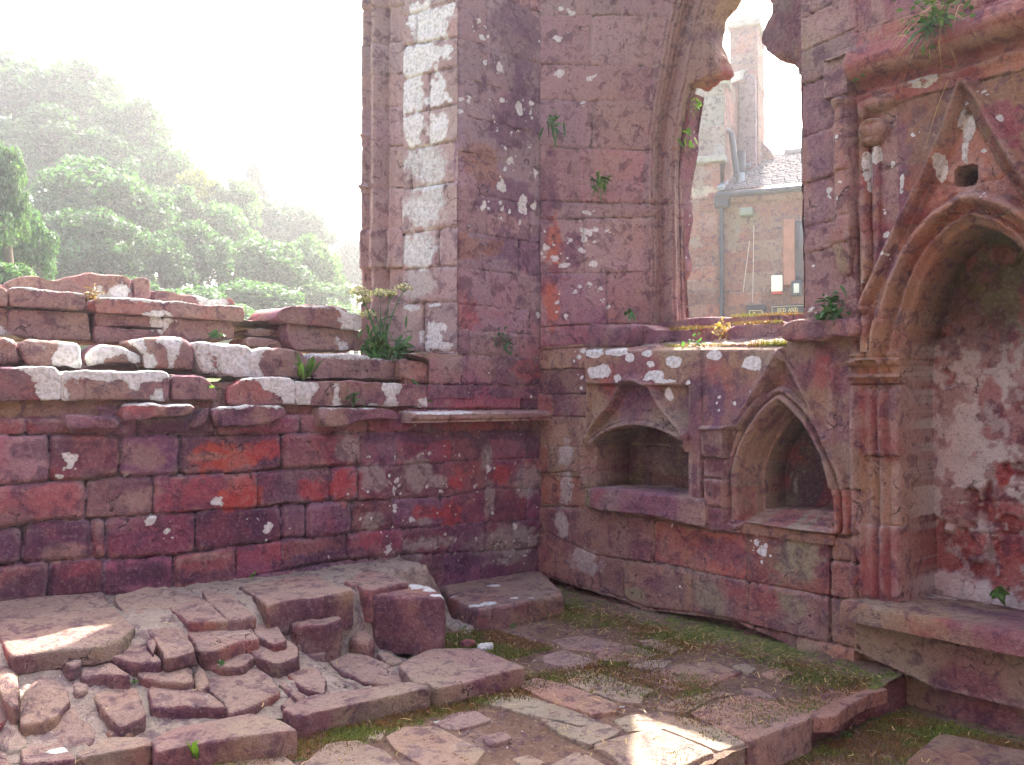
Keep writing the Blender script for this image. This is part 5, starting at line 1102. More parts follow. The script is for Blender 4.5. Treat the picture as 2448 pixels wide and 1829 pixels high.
c0 = H0+nH*(wc+.57)+eH*((cl+cr_)/2)
box_mesh('chimney_core', c0+Z*(ct/2+2), eH, nH, Z, (cr_-cl)/2-.02, .55, ct/2-2.02, CH, M_GS, .01)
box_mesh('chimney_cap', c0+Z*(ct+.02), eH, nH, Z, (cr_-cl)/2+.06, .65, .08, CH, M_GS, .03)
tube('chimney_pot', [c0-nH*.1+Z*(ct+.08), c0-nH*.1+Z*(ct+.3), c0-nH*.1+Z*(ct+.34)], [.13, .11, .13], CH, M_POT, 12)
fb_ = [hu('B3', 668, 60, 2.4), hu('B3', 700, 60, 2.4), hu('B3', 740, 130, 2.4), hu('B3', 790, 180, 2.4), hu('B3', 822, 215, 2.4), hu('B3', 822, 330, 2.4), hu('B3', 640, 330, 2.4)]
frH = (eH, Z, nH)
prism('chimney_base', fb_, frH, H0+nH*2.4, .6, CH, rnd=.02, amp=.008, sp=.05, col=np.array([.26, .14, .105]))
prism('chimney_breast', [(cl+.2, 4.6), (cr_-.02, 4.6), (cr_-.02, hu('B2', 1000, 1050, wc)[1]), (cl+.22, hu('B2', 1000, 1000, wc)[1])], frH, H0+nH*(wc-.25), .3, CH, rnd=.02, amp=.008, sp=.05, col=np.array([.27, .21, .2]))
# slate roof
er = H0+eH*(hu('B3', 395, 535, -.18)[0])-nH*.18+Z*(hu('B3', 700, 500, -.18)[1]+.02)
wr = 3.0; zr = hu('B3', 900, 228, wr)[1]; sv = nH*(wr+.18)+Z*(zr-er[2]); Ls = np.linalg.norm(sv); sv /= Ls; nr = np.cross(eH, sv)
rf = Sheet(H0, eH, -nH, 0, 5.6, 0, Ls, .02)
rf.P = er+rf.U[..., None]*eH+rf.V[..., None]*sv; rf.Nf = np.broadcast_to(nr, rf.P.shape)
rw_ = .17; kk = np.floor(rf.V/rw_); fr = rf.V/rw_-kk
hs = np.modf(np.sin(kk*12.9898)*43758.5453)[0]; jx = (rf.U+hs*.5)/.24; kx = np.floor(jx); fx = jx-kx
h2 = np.abs(np.modf(np.sin(kk*78.233+kx*37.719)*43758.5453)[0])
rf.h = .022*(1-fr)+.006*h2-.02*(np.minimum(fx, 1-fx) < .045)*(1) + .006*(fbm(rf.P, 6, 3, 5)-.5)
tn = (.62+.55*h2); rf.col = np.array([.17, .16, .165])*tn[..., None]; rf.col = lerp(rf.col, np.array([.05, .05, .06]), ((fr < .10) | (np.minimum(fx, 1-fx) < .05))*.7)
lft = hu('B3', 735, 230, wr)[0]; rf.lab[(rf.U < 0)] = -1; rf.moss[:] = .12
rf.build({0: ('roof', HS)}, sharp=35)
tube('ridge_tiles', [er+sv*Ls+eH*.9+Z*.02, er+sv*Ls+eH*5.6+Z*.02], .09, HS, M_GS, 8)
fl0 = er+sv*.02+nr*.05; box_mesh('lead_flashing', fl0+sv*.62+eH*.02, sv, eH, nr, .64, .05, .03, HS, M_LEAD, .01)
q0 = hp('B3', 610, 320, 1.6); q1 = hp('B3', 725, 205, 2.6); dq = (q1-q0)/np.linalg.norm(q1-q0); box_mesh('lead_flashing', (q0+q1)/2, dq, eH, np.cross(dq, eH), np.linalg.norm(q1-q0)/2, .07, .03, HS, M_LEAD, .01)
# gutter, downpipe, vents
ga = hp('B3', 372, 553, -.24); gb = ga+eH*6.0
tube('gutter', [ga, gb], .065, HS, M_PIPE, 10)
pp = [hp('B3', 415, 575, -.12), hp('B3', 413, 700, -.12)]; pz = pp[1].copy(); pz[2] = -.2; tube('downpipe', [pp[0], pp[1], pz], .045, HS, M_PIPE, 10)
for yy in (1370, 900, 650):
    q = hp('B3', 413, yy, -.12); tube('pipe_collar', [q-Z*.04, q+Z*.04], .062, HS, M_PIPE, 10)
q = hp('B3', 415, 600, -.15); box_mesh('rainwater_hopper', q, eH, nH, Z, .14, .10, .12, HS, M_PIPE, .03)
va = hp('B3', 560, 465, .5); vb = hp('B3', 568, 215, .5); tube('vent_pipe', [va, vb], .085, HS, M_LEAD, 12); tube('vent_pipe', [va+(vb-va)*.35, va+(vb-va)*1.02], .088, HS, M_PIPE, 12)
tube('flue_pipe', [hp('B3', 532, 390, .25), hp('B3', 490, 60, .25), hp('B3', 455, 40, .25)], .06, HS, M_PIPE, 10)
# window at the right edge
wu0, wz1 = hu('B3', 1000, 760); _, wz0 = hu('B3', 1000, 1240)
box_mesh('window_frame', H0+eH*(wu0+.55)+Z*((wz0+wz1)/2)-nH*.03, eH, nH, Z, .55, .05, (wz1-wz0)/2, HS, M_SIGN, .01)
box_mesh('window_surround', H0+eH*(wu0-.12)+Z*((wz0+wz1)/2)-nH*.02, eH, nH, Z, .11, .06, (wz1-wz0)/2+.05, HS, simple('orange_dressed_stone', (.38, .17, .12), .9, .2, 5, .4), .02)
box_mesh('window_pane', H0+eH*(wu0+.55)+Z*((wz0+wz1)/2)-nH*.07, eH, nH, Z, .48, .03, (wz1-wz0)/2-.06, HS, M_GLASS, .005)
# fittings on the wall
q = hp('B3', 612, 685, -.14); L1 = box_mesh('floodlight', q, eH, nH, Z, .13, .10, .08, None, M_LAMP, .03); tag(L1, 'dull green grey floodlight box high on the house wall beside the downpipe', 'wall light')
box_mesh('bracket', q+nH*.09-Z*.02, eH, nH, Z, .03, .06, .05, L1, M_PIPE, .01)
q = hp('B3', 851, 1250, -.07); AL = box_mesh('alarm_box', q, eH, nH, Z, .105, .05, .16, None, M_WHITE, .025); tag(AL, 'cream burglar alarm box with red base on the house wall above the dark signs', 'alarm box')
box_mesh('red_base', q-Z*.175, eH, nH, Z, .10, .047, .03, AL, M_REDP, .012)
SG = thing('hanging_sign', None, None) if False else None
def sign(name, label, u0, z0, u1_, z1_, view='B3'):
    a = hu(view, u0, z0, -.06); b = hu(view, u1_, z0, -.06); zt2 = a[1]; zb2 = zt2-.62
    c = H0-nH*.06+eH*((a[0]+b[0])/2)+Z*((zt2+zb2)/2); o = box_mesh(name, c, eH, nH, Z, (b[0]-a[0])/2, .025, (zt2-zb2)/2, None, M_SIGN, .008); tag(o, label, 'sign')
    return o, a[0], b[0], zt2, zb2
S1, sa, sb_, zt3, zb3 = sign('wall_sign', 'small dark wall sign with a gold emblem in a thin frame', 608, 1420, 767, 1420)
def strip(name, p, q, w, parent, mat, off=-.09):
    P0 = H0+nH*off+eH*p[0]+Z*p[1]; P1 = H0+nH*off+eH*q[0]+Z*q[1]; d = (P1-P0); L = np.linalg.norm(d); d /= L
    return box_mesh(name, (P0+P1)/2, d, nH, np.cross(d, nH), L/2, .006, w/2, parent, mat, 0)
fa = hu('B3', 632, 1463, -.09); fbx = hu('B3', 733, 1463, -.09)
FRM = strip('gold_frame', fa, fbx, .012, S1, M_GOLD); strip('gold_frame', fa, (fa[0], zb3+.05), .012, S1, M_GOLD); strip('gold_frame', fbx, (fbx[0], zb3+.05), .012, S1, M_GOLD)
for (x, y, w_, h_) in ((665, 1492, 30, 10), (668, 1480, 12, 12), (660, 1500, 40, 5)):
    q = hp('B3', x, y, -.095); box_mesh('gold_emblem', q, eH, nH, Z, w_*.3026*17.3/2120/2, .006, h_*.3026*17.3/2120/2, S1, M_GOLD, .002)
S2, sa2, sb2, zt4, zb4 = sign('wall_sign', 'dark wall sign lettered BED AND in gold, running behind the window pier', 800, 1420, 1190, 1420)
fr0 = hu('B3', 812, 1432, -.09); strip('gold_frame', fr0, (sb2-.03, fr0[1]), .008, S2, M_GOLD); strip('gold_frame', fr0, (fr0[0], zb4+.03), .008, S2, M_GOLD)
# serif capitals from strokes on a 0..1 grid
def serif(text, x0, z0, hh, parent):
    G = {'B': ([((.0, 0), (.22, 0)), ((.0, 1), (.22, 1))], [((.16, 0), (.16, 1))], [[(.16, 1), (.42, .98), (.52, .77), (.42, .55), (.16, .53)], [(.16, .53), (.48, .50), (.60, .27), (.48, .03), (.16, 0)]]),
         'E': ([((.0, 0), (.60, 0)), ((.0, 1), (.56, 1)), ((.16, .52), (.44, .52)), ((.56, .8), (.56, 1)), ((.60, 0), (.60, .22)), ((.44, .42), (.44, .62))], [((.16, 0), (.16, 1))], []),
         'D': ([((.0, 0), (.22, 0)), ((.0, 1), (.22, 1))], [((.16, 0), (.16, 1))], [[(.16, 1), (.48, .95), (.68, .72), (.70, .4), (.52, .08), (.16, 0)]]),
         'A': ([((-.02, 0), (.20, 0)), ((.50, 0), (.78, 0)), ((.20, .33), (.54, .33)), ((.08, 0), (.36, 1))], [((.66, 0), (.38, 1))], []),
         'N': ([((.0, 0), (.22, 0)), ((-.02, 1), (.18, 1)), ((.56, 1), (.80, 1)), ((.10, 0), (.10, 1)), ((.68, 0), (.68, 1))], [((.12, 1), (.66, 0))], [])}
    ADV = {'B': .74, 'E': .74, 'D': .86, 'A': .84, 'N': .88, ' ': .42}
    x = x0
    for ch in text:
        if ch != ' ':
            thin, thick, curves = G[ch]; Vv = []; Ff = []
            def seg(p, q, w):
                p = np.array([x+p[0]*hh, z0+p[1]*hh]); q = np.array([x+q[0]*hh, z0+q[1]*hh]); d = q-p; L = np.hypot(*d)+1e-9; d /= L; n = np.array([-d[1], d[0]])*w/2*hh
                for off in (-.105, -.088):
                    for c in (p-n, q-n, q+n, p+n): Vv.append(H0+nH*off+eH*c[0]+Z*c[1])
                b = len(Vv)-8; Ff.extend([(b, b+1, b+2, b+3), (b+4, b+7, b+6, b+5), (b, b+4, b+5, b+1), (b+1, b+5, b+6, b+2), (b+2, b+6, b+7, b+3), (b+3, b+7, b+4, b)])
            for p, q in thin: seg(p, q, .075)
            for p, q in thick: seg(p, q, .17)
            for c in curves:
                for p, q in zip(c[:-1], c[1:]): seg(p, q, .13)
            link('letter', mesh('letter', np.array(Vv), Ff, False), parent, M_GOLD)
        x += ADV[ch]*hh
tx0 = hu('B3', 853, 1475, -.1); txe = hu('B3', 1017, 1475, -.1); thh = hu('B3', 853, 1453, -.1)[1]-tx0[1]
serif('BED AND', tx0[0], tx0[1], (txe[0]-tx0[0])/5.3, S2)
o = tube('cable', [hp('B3', 668, 790, -.03), hp('B3', 664, 1100, -.05), hp('B3', 658, 1400, -.03)], .008, None, M_CABLE, 6); tag(o, 'long pale cable hanging down from the floodlight to the small sign', 'cable')
o = tube('cable', [hp('B3', 635, 912, -.03), hp('B3', 600, 1180, -.05), hp('B3', 583, 1318, -.03)], .008, None, M_CABLE, 6); tag(o, 'short slanting pale cable on the house wall ending above the sign', 'cable')
q = hp('B3', 1008, 1290, -.12); o = box_mesh('wall_lantern', q, eH, nH, Z, .10, .09, .15, None, M_PIPE, .04); tag(o, 'dark wall lantern beside the pier edge, to the right of the alarm box', 'lantern')
box_mesh('glass', q-nH*.085, eH, nH, Z, .05, .02, .09, o, simple('pale_lantern_glass', (.6, .6, .5), .2, .5), .01)
# ============================================================ HILL AND TREES
def hill_z(x, y):
    fw = x*FX[0]+y*FX[1]; rt = x*RX[0]+y*RX[1]; p = CX+FPX*rt/np.maximum(fw, 1.0); d = np.hypot(x, y)
    ht = np.interp(p, [-1500, -300, 0, 300, 600, 860, 1000, 1300], [14.5, 14, 12, 9, 5.8, 3.8, 1.8, .6])
    z = -.4+(ht+.4)*sst(16, 51, d)*sst(6, 15, fw)
    return z
xs = np.arange(-120, 130, 2.0); X_, Y_ = np.meshgrid(xs, np.arange(8, 175, 2.0)); Zh = hill_z(X_, Y_)-.05; P = np.stack([X_, Y_, Zh], -1); P[..., 2] += fbm(P, .25, 3, 7)*.8-.6
idx = np.arange(X_.size).reshape(X_.shape); Q = np.stack([idx[:-1, :-1], idx[:-1, 1:], idx[1:, 1:], idx[1:, :-1]], -1).reshape(-1, 4)
M_GRASS = simple('rough_grass', (.10, .14, .045), .95, .1, .8, .5)
hl = link('hillside', mesh('hillside', P.reshape(-1, 3), Q), None, M_GRASS); tag(hl, kind='structure')
def leaf_material(name, base=None, trans=.35, alt=None):
    s = NT(name); P = s.n('ShaderNodeNewGeometry'); oi = s.n('ShaderNodeObjectInfo')
    rnd = s.n('ShaderNodeNewGeometry').outputs['Random Per Island']
    c = oi.outputs['Color'] if base is None else None
    if c is None: c = s.n('ShaderNodeRGB').outputs[0]; c.default_value = (*base, 1)
    if alt: c = s.mix(s.ss(s.noise(P.outputs['Position'], 3.2, 4), .40, .58), c, alt)
    v = s.math('ADD', .45, s.math('MULTIPLY', rnd, 1.1)); v = s.math('MULTIPLY', v, s.math('ADD', .7, s.math('MULTIPLY', s.noise(P.outputs['Position'], .9, 3), .6)))
    c = s.mix(1.0, c, v, 'MULTIPLY')
    b = s.pbsdf(c, .55, .25); t = s.n('ShaderNodeBsdfTranslucent'); s.l(s.mix(1.0, c, (1.5, 1.6, .6), 'MULTIPLY'), t.inputs[0])
    m = s.n('ShaderNodeMixShader'); m.inputs[0].default_value = trans; s.l(b.outputs[0], m.inputs[1]); s.l(t.outputs[0], m.inputs[2]); s.l(m.outputs[0], s.out.inputs[0]); return s.m
M_CROWN = leaf_material('tree_foliage'); M_BARK = simple('bark', (.10, .075, .055), .95, .1, 3)
def crown_mesh(seed, n=13000, ls=.052, conif=False):
    r = np.random.default_rng(seed); nb = 46
    nb = 110; d = r.normal(size=(nb, 3)); d /= np.linalg.norm(d, axis=1, keepdims=True); d[:, 2] = np.where(d[:, 2] < -.5, -d[:, 2], d[:, 2])
    c = d*r.uniform(.30, .86, (nb, 1)); rad = r.uniform(.11, .27, nb)
    if conif: c[:, :2] *= (.95-.55*np.clip(c[:, 2:3]+.5, 0, 1)); 
    w = rad**2; b = r.choice(nb, n, p=w/w.sum()); dd = r.normal(size=(n, 3)); dd[:, 2] += .35; dd /= np.linalg.norm(dd, axis=1, keepdims=True)
    p = c[b]+dd*rad[b][:, None]*(r.uniform(.25, 1.35, (n, 1))**.6)*np.array([1, 1, .85])
    nrm = dd+r.normal(size=(n, 3))*.85; nrm /= np.linalg.norm(nrm, axis=1, keepdims=True)
    a = np.cross(nrm, r.normal(size=(n, 3))); a /= np.linalg.norm(a, axis=1, keepdims=True); bb = np.cross(nrm, a); s1 = ls*r.uniform(.6, 1.3, (n, 1)); s2 = s1*.62
    V = np.stack([p-a*s1, p+bb*s2-nrm*s1*.15, p+a*s1, p-bb*s2-nrm*s1*.15], 1).reshape(-1, 3)
    return mesh('crown', V, np.arange(n*4).reshape(n, 4), False)
CROWNS = [crown_mesh(300+i) for i in range(5)]; CONE = crown_mesh(320, 12000, .05, True)
for m in CROWNS+[CONE]: m.materials.append(M_CROWN)
TR = [(60, 262, 150, 120, 85, 0), (190, 262, 130, 110, 84, 0), (300, 350, 115, 110, 82, 0), (130, 370, 170, 100, 80, 0), (390, 440, 90, 100, 80, 0), (10, 420, 100, 120, 75, 0), (250, 410, 110, 90, 78, 0),
      (230, 490, 140, 110, 62, 1), (330, 540, 100, 110, 64, 1), (200, 620, 140, 130, 55, 1), (110, 570, 70, 100, 58, 1), (8, 500, 62, 150, 35, 2), (62, 610, 66, 110, 38, 1), (-60, 560, 90, 160, 34, 2), (10, 690, 80, 70, 33, 2),
      (420, 545, 90, 95, 70, 0), (470, 480, 58, 75, 78, 3), (380, 650, 90, 95, 58, 1), (470, 640, 105, 110, 62, 1), (530, 580, 90, 100, 72, 0), (560, 510, 75, 80, 79, 2), (605, 462, 46, 60, 95, 5), (650, 560, 90, 80, 90, 4), (730, 575, 80, 80, 92, 4),
      (640, 660, 115, 95, 66, 1), (745, 655, 85, 85, 72, 2), (600, 740, 130, 65, 60, 1), (770, 735, 90, 60, 66, 2), (850, 660, 62, 85, 108, 4), (915, 680, 70, 85, 112, 4), (330, 740, 130, 70, 50, 1), (560, 775, 90, 45, 50, 2), (670, 785, 85, 40, 48, 2), (450, 750, 100, 65, 54, 1), (160, 740, 120, 60, 48, 1), (820, 770, 80, 40, 60, 2), (-150, 300, 150, 150, 80, 0), (-250, 480, 140, 150, 60, 1), (960, 760, 90, 50, 80, 4), (1040, 700, 90, 70, 110, 4)]
TC = [(.05, .12, .045), (.045, .105, .045), (.07, .14, .06), (.20, .23, .045), (.035, .075, .05), (.03, .06, .045)]
TL = ['{} sycamore high on the hazy hillside', '{} bushy green tree', '{} pale green tree in brighter light', 'yellowing tree on the skyline right of the big dark crowns', '{} dark hazy tree far along the ridge', 'tall narrow dark pine rising above the skyline']
POS = ['far left topmost', 'rounded topmost', 'right shoulder of the top group,', 'wide dark, under the topmost crowns,', 'lower skyline', 'left edge', 'shaded middle', 'broad sunlit dome-shaped', 'right-leaning', 'large full-crowned lower left', 'narrow wedged', 'light tall leftmost', 'small gap-filling', 'outermost left', 'low feathery leftmost',
       'dense slope', '', 'low heavy', 'full central', 'mottled upslope', 'skyline', '', 'left of pair,', 'right of pair,', 'spreading', 'soft rounded', 'flat spreading low', 'low bank-side', 'bluish', 'blue grey', 'low hedge-like', 'low bright', 'small bright', 'low filling', 'short bushy', 'tiny bright', 'outer skyline', 'outer slope', 'dim low', 'dim distant']
rt_ = np.random.default_rng(77)
for i, (px_, py_, rx, ry, D, k) in enumerate(TR):
    D *= .56; c = at_depth(px_, py_, D); Rx = rx*D/FPX*1.08; Rz = ry*D/FPX*1.08; gz = float(hill_z(c[0], c[1]))-.4
    gz = min(gz, c[2]-Rz*.9); base = (c[0], c[1], gz)
    lab = TL[k].format(POS[i]) if '{}' in TL[k] else TL[k]
    near = {0: ['above the ledge wall', 'near the skyline'][i % 2], 1: 'on the slope behind the broken wall', 2: 'beyond the wall', 3: '', 4: 'left of the pier', 5: ''}[k]
    t = thing('tree', (lab+' '+near).strip().replace('  ', ' '), 'tree', base, 'trees on the hillside')
    co = bpy.data.objects.new('crown', CONE if k == 5 else CROWNS[i % 5]); COL.objects.link(co); co.parent = t; co.location = (0, 0, c[2]-gz); co.scale = (Rx, Rx*.95, Rz); co.rotation_euler = (0, 0, rt_.uniform(0, 6.28))
    f = rt_.uniform(.8, 1.2); co.color = (*[v*f for v in TC[k]], 1)
    if k == 5: co.scale = (Rx*1.1, Rx*1.1, Rz*1.2)
    tr = tube('trunk', [np.array(base), np.array(base)+Z*(c[2]-gz)*.6+np.array([.2, .1, 0]), np.array([c[0], c[1], c[2]+Rz*.3])], [.2, .14, .05], t, M_BARK, 8)
# ============================================================ SMALL PLANTS
M_LEAF = leaf_material('fresh_leaf', (.09, .17, .045), .35); M_FERN = leaf_material('fern_leaf', (.065, .16, .06), .3); M_DRY = leaf_material('dry_straw', (.42, .30, .14), .2); M_FLOW = leaf_material('umbel_flower', (.55, .52, .42), .4)
M_DOCK = leaf_material('dock_leaf', (.16, .30, .05), .5); M_YMOSS = leaf_material('yellow_moss', (.20, .20, .05), .15, (.24, .15, .06)); M_BROWN = leaf_material('dead_leaf', (.17, .065, .035), .2)
def leaves(name, base, n, ln, wd, mat, parent=None, out=(0, 0, 1), spread=1.0, droop=.5, seed=0, segs=4, stem=.0, jit=.02, lob=0):
    r = np.random.default_rng(seed); V = []; F = []; out = np.array(out, float); out /= np.linalg.norm(out); base = np.array(base, float)
    for i in range(n):
        d = out+r.normal(size=3)*spread*.55; d /= np.linalg.norm(d); L = ln*r.uniform(.55, 1.15); W = wd*r.uniform(.7, 1.2)
        s = np.cross(d, r.normal(size=3)); s /= np.linalg.norm(s); p = base+r.normal(size=3)*jit; b0 = len(V)
        for k in range(segs+1):
            t = k/segs; q = p+d*L*t+np.array([0, 0, -1])*droop*L*t*t; w = W*(math.sin(math.pi*min(1, .12+.88*t))**.8)*(1+lob*math.sin(k*3.1)) if t > stem else W*.12
            nn = np.cross(s, d); V += [q-s*w+nn*w*.35, q, q+s*w+nn*w*.35]
        for k in range(segs):
            a = b0+3*k; F += [(a, a+1, a+4, a+3), (a+1, a+2, a+5, a+4)]
    return link(name, mesh(name, np.array(V), F, True), parent, mat)
def plant(name, label, cat, base, n, ln, wd, mat=None, **kw):
    o = leaves(name, base, n, ln, wd, mat or M_FERN, None, **kw); tag(o, label, cat); return o
def wl(view, x, y, yp=YL): (X, Y), = src(view, [(x, y)]); return onL(X, Y, yp)
def wr_(view, x, y, xp=XR): (X, Y), = src(view, [(x, y)]); return onR(X, Y, xp)
def wz_(view, x, y, z): (X, Y), = src(view, [(x, y)]); return onZ(X, Y, z)
o_ = (0, -.8, .5)
plant('fern', 'small dark green fern growing from the stepped wall above the string course', 'fern', wl('A8', 600, 860, YL-.02), 26, .07, .012, out=o_, spread=1.5, seed=1, jit=.025)
plant('weed', 'tiny bright sprig in the joint near the right end of the ledge stones', 'weed', wl('A8', 1042, 880, YL-.02), 8, .03, .010, M_LEAF, out=o_, seed=2, jit=.006)
plant('fern', 'small fern on the pier face left of the orange stained stones', 'fern', wl('A8', 1480, 530, YL-.02), 34, .07, .011, out=(0, -.6, .8), spread=1.4, seed=3, jit=.035)
plant('dock', 'bright green lobed leaves standing in front of the white lichened ledge stone', 'weed', wl('A8', 320, 740, YL+.02), 16, .16, .020, M_LEAF, out=(0, -.2, 1), spread=.55, droop=.15, seed=4, lob=.5)
plant('weed', 'dull small leaved weed under the coping slab of the upper tier', 'weed', wl('D1', 1850, 660, 5.70), 9, .09, .016, out=(0, -.5, .7), spread=1.3, seed=5)
plant('weed', 'tuft of yellowish grass between the two coping slabs', 'weed', wl('D1', 790, 300, 5.78), 60, .06, .004, M_YMOSS, out=(0, -.4, .6), spread=1.6, seed=6, jit=.02)
plant('weed', 'trace of bright leaves in the notch of the ledge', 'weed', wl('D1', 1810, 1090, YL-.01), 9, .04, .008, M_LEAF, out=(0, -.4, .8), seed=7, jit=.02)
plant('fern', 'drooping dark fern high on the window reveal', 'fern', on_plane(*src('A2', [(1270, 730)])[0], (XR, 5.09, 0), (-.418, -.908, 0))+np.array([-.01, -.03, 0]), 34, .12, .012, out=(-.2, -.8, -.2), spread=1.5, seed=8, jit=.03)
plant('fern', 'fern tuft in a joint halfway up the window reveal', 'fern', on_plane(*src('A2', [(1545, 1070)])[0], (XR, 5.09, 0), (-.418, -.908, 0))+np.array([-.01, -.03, 0]), 34, .11, .012, M_LEAF, out=(-.1, -.8, -.1), spread=1.5, seed=9, jit=.03)
plant('weed', 'bright leaves catching sun on the upper outer edge of the window jamb', 'weed', wr_('A2', 2110, 605, XO), 10, .09, .018, M_DOCK, out=(0, -.8, .2), spread=1.2, seed=10)
plant('weed', 'trailing yellow green leaves below, on the same sunlit jamb edge', 'weed', wr_('A2', 2030, 760, XO-.02), 26, .09, .016, M_DOCK, out=(0, -.6, -.4), spread=1.3, seed=11, jit=.06)
plant('fern', 'small fern at the foot of the window reveal', 'fern', wr_('A4', 503, 250, XR+.3), 20, .07, .012, out=(-.6, -.3, .5), spread=1.4, seed=12, jit=.02)
plant('rosette_plant', 'green rosette plant on the string stone against the near window jamb', 'plant', wr_('A4', 1690, 240, XR-.06), 60, .085, .012, M_FERN, out=(-.6, 0, .7), spread=1.5, seed=13, jit=.03)
leaves('upper_rosette', wr_('A4', 1700, 150, XR-.05), 26, .06, .011, M_FERN, bpy.data.objects['rosette_plant'], out=(-.6, 0, .7), spread=1.4, seed=14, jit=.025)
plant('fern', 'tiny fern in the angle below the string course over the gable', 'fern', wr_('B4', 322, 150, XR-.06), 12, .06, .012, out=(-.7, 0, .4), spread=1.3, seed=15, jit=.02)
plant('weed', 'small green plant growing at the back of the stone seat ledge', 'weed', wr_('A5', 1675, 830, XR+.32), 34, .055, .018, M_LEAF, out=(-.4, 0, .8), spread=1.5, seed=16, jit=.012)
plant('broadleaf_weed', 'bright broad leaved weed growing in front of the kerb stones', 'weed', wz_('A6', 1155, 1610, .06), 6, .11, .013, M_DOCK, out=(.1, .2, 1), spread=.7, droop=.12, seed=23, segs=6, stem=.1, jit=.006)
for j, (v, x, y, z, n, l) in enumerate([('A7', 1150, 850, .0, 22, .05), ('A7', 1000, 865, 0, 16, .04), ('A7', 1290, 845, 0, 14, .04), ('A7', 1480, 790, 0, 26, .055), ('A7', 790, 935, 0, 18, .05), ('A7', 590, 920, 0.03, 10, .04), ('A7', 330, 1395, .0, 10, .03), ('A6', 790, 1165, .2, 9, .03), ('A6', 1300, 1060, .24, 12, .03), ('A5', 950, 1530, -.15, 26, .05), ('A5', 880, 1195, .0, 26, .05), ('A6', 1490, 540, .42, 8, .03)]):
    WN = ['by the front corner of the low slab', 'left of the low slab corner', 'under the middle of the low slab edge', 'at the right end of the low slab', 'at the foot of the big block', 'at the left foot of the big block', 'in front of the long kerb slab', 'among the sunlit rubble', 'beside the white tipped rubble stone', 'on the lower ground below the step edge', 'on the moss against the right wall foot', 'at the back of the bench against the wall'][j]
    plant('weed', 'small green weed '+WN, 'weed', wz_(v, x, y, z), n, l, .009, M_LEAF if j % 2 else M_FERN, out=(0, 0, 1), spread=1.3, seed=30+j, jit=l*.25)
# hogweed at the foot of the pier
hb_ = wl('A8', 760, 590, 5.48); HG = thing('hogweed', 'flowering hogweed with pale umbels at the foot of the white lichened pier', 'plant', tuple(hb_))
leaves('leaves', hb_, 110, .17, .012, M_FERN, HG, out=(-.1, -.2, 1), spread=.8, droop=.35, seed=50, segs=5, jit=.07, lob=.4)
leaves('lower_leaves', wl('A8', 860, 600, 5.42), 60, .12, .014, M_FERN, HG, out=(.3, -.5, .3), spread=1.3, droop=.4, seed=51, jit=.05, lob=.4)
leaves('lower_leaves', wl('A8', 740, 555, 5.42), 14, .13, .03, M_LEAF, HG, out=(0, -.4, .5), spread=.9, droop=.3, seed=52, jit=.03, lob=.2)
for k, (x, y, rr) in enumerate([(640, 240, .075), (665, 300, .05), (760, 250, .085), (820, 260, .045), (900, 220, .065), (690, 380, .06)]):
    tp = wl('A8', x, y, 5.50+.05*(k % 3)); tube('stem', [hb_, hb_*.5+tp*.5+np.array([0, 0, .04]), tp], [.006, .005, .003], HG, M_FERN, 6)
    r = np.random.default_rng(60+k); V = []; F = []
    for i in range(170):
        a = r.uniform(0, 6.28); q = rr*math.sqrt(r.random()); c = tp+np.array([math.cos(a)*q, math.sin(a)*q, .03-q*q/rr*.5]); s = .008
        n1 = r.normal(size=3)*s; n2 = r.normal(size=3)*s; b = len(V); V += [c-n1, c+n2, c+n1, c-n2]; F.append((b, b+1, b+2, b+3))
    link('flower_head', mesh('flower_head', np.array(V), F, False), HG, M_FLOW)
    for i in range(9):
        a = i*.7; link_ = tube('ray', [tp-Z*.03, tp+np.array([math.cos(a)*rr*.8, math.sin(a)*rr*.8, .01])], .0015, HG, M_FERN, 4)
# grass hanging over the gable string course
gb0 = wr_('A3', 1700, 150, XR-.10)
GT = plant('grass_tuft', 'tuft of hanging grass and herbs on top of the string course above the gabled seat', 'grass tuft', gb0, 120, .15, .005, M_FERN, out=(-.5, .1, .3), spread=1.5, droop=.6, seed=70, jit=.03)
leaves('dry_blades', gb0, 40, .24, .002, M_DRY, GT, out=(-.4, .3, .0), spread=1.6, droop=.9, seed=71, jit=.09)
leaves('herb_leaves', gb0+np.array([0, -.05, .05]), 120, .05, .012, M_LEAF, GT, out=(-.6, 0, .4), spread=1.7, droop=.3, seed=72, jit=.10)
# ivy-like growth and moss cushions on the window sill
plant('trailing_weed', 'trailing weed with whitish leaves across the block top below the window', 'weed', wr_('A4', 900, 430, XR+.03), 46, .03, .009, M_FERN, out=(-.7, .2, .3), spread=1.8, seed=80, jit=.03)
plant('trailing_weed', 'pale dry sprig on the sill stones beneath the sign', 'weed', wr_('A4', 1060, 330, XR+.28), 46, .06, .010, M_DRY, out=(-.7, 0, .5), spread=1.8, seed=81, jit=.03)
def fuzz(name, label, pts, mat, ln=.012, wd=.004, up=(0, 0, 1), seed=0):
    r = np.random.default_rng(seed); P = np.array(pts); n = len(P); d = np.array(up)+r.normal(size=(n, 3))*.5; d /= np.linalg.norm(d, axis=1, keepdims=True)
    s = np.cross(d, r.normal(size=(n, 3))); s /= np.linalg.norm(s, axis=1, keepdims=True); L = ln*r.uniform(.5, 1.4, (n, 1)); V = np.stack([P-s*wd, P+s*wd, P+d*L], 1).reshape(-1, 3)
    o = link(name, mesh(name, V, np.arange(n*3).reshape(n, 3), False), None, mat); return tag(o, label, 'moss' if 'moss' in name else 'litter', kind='stuff')
r = np.random.default_rng(90)
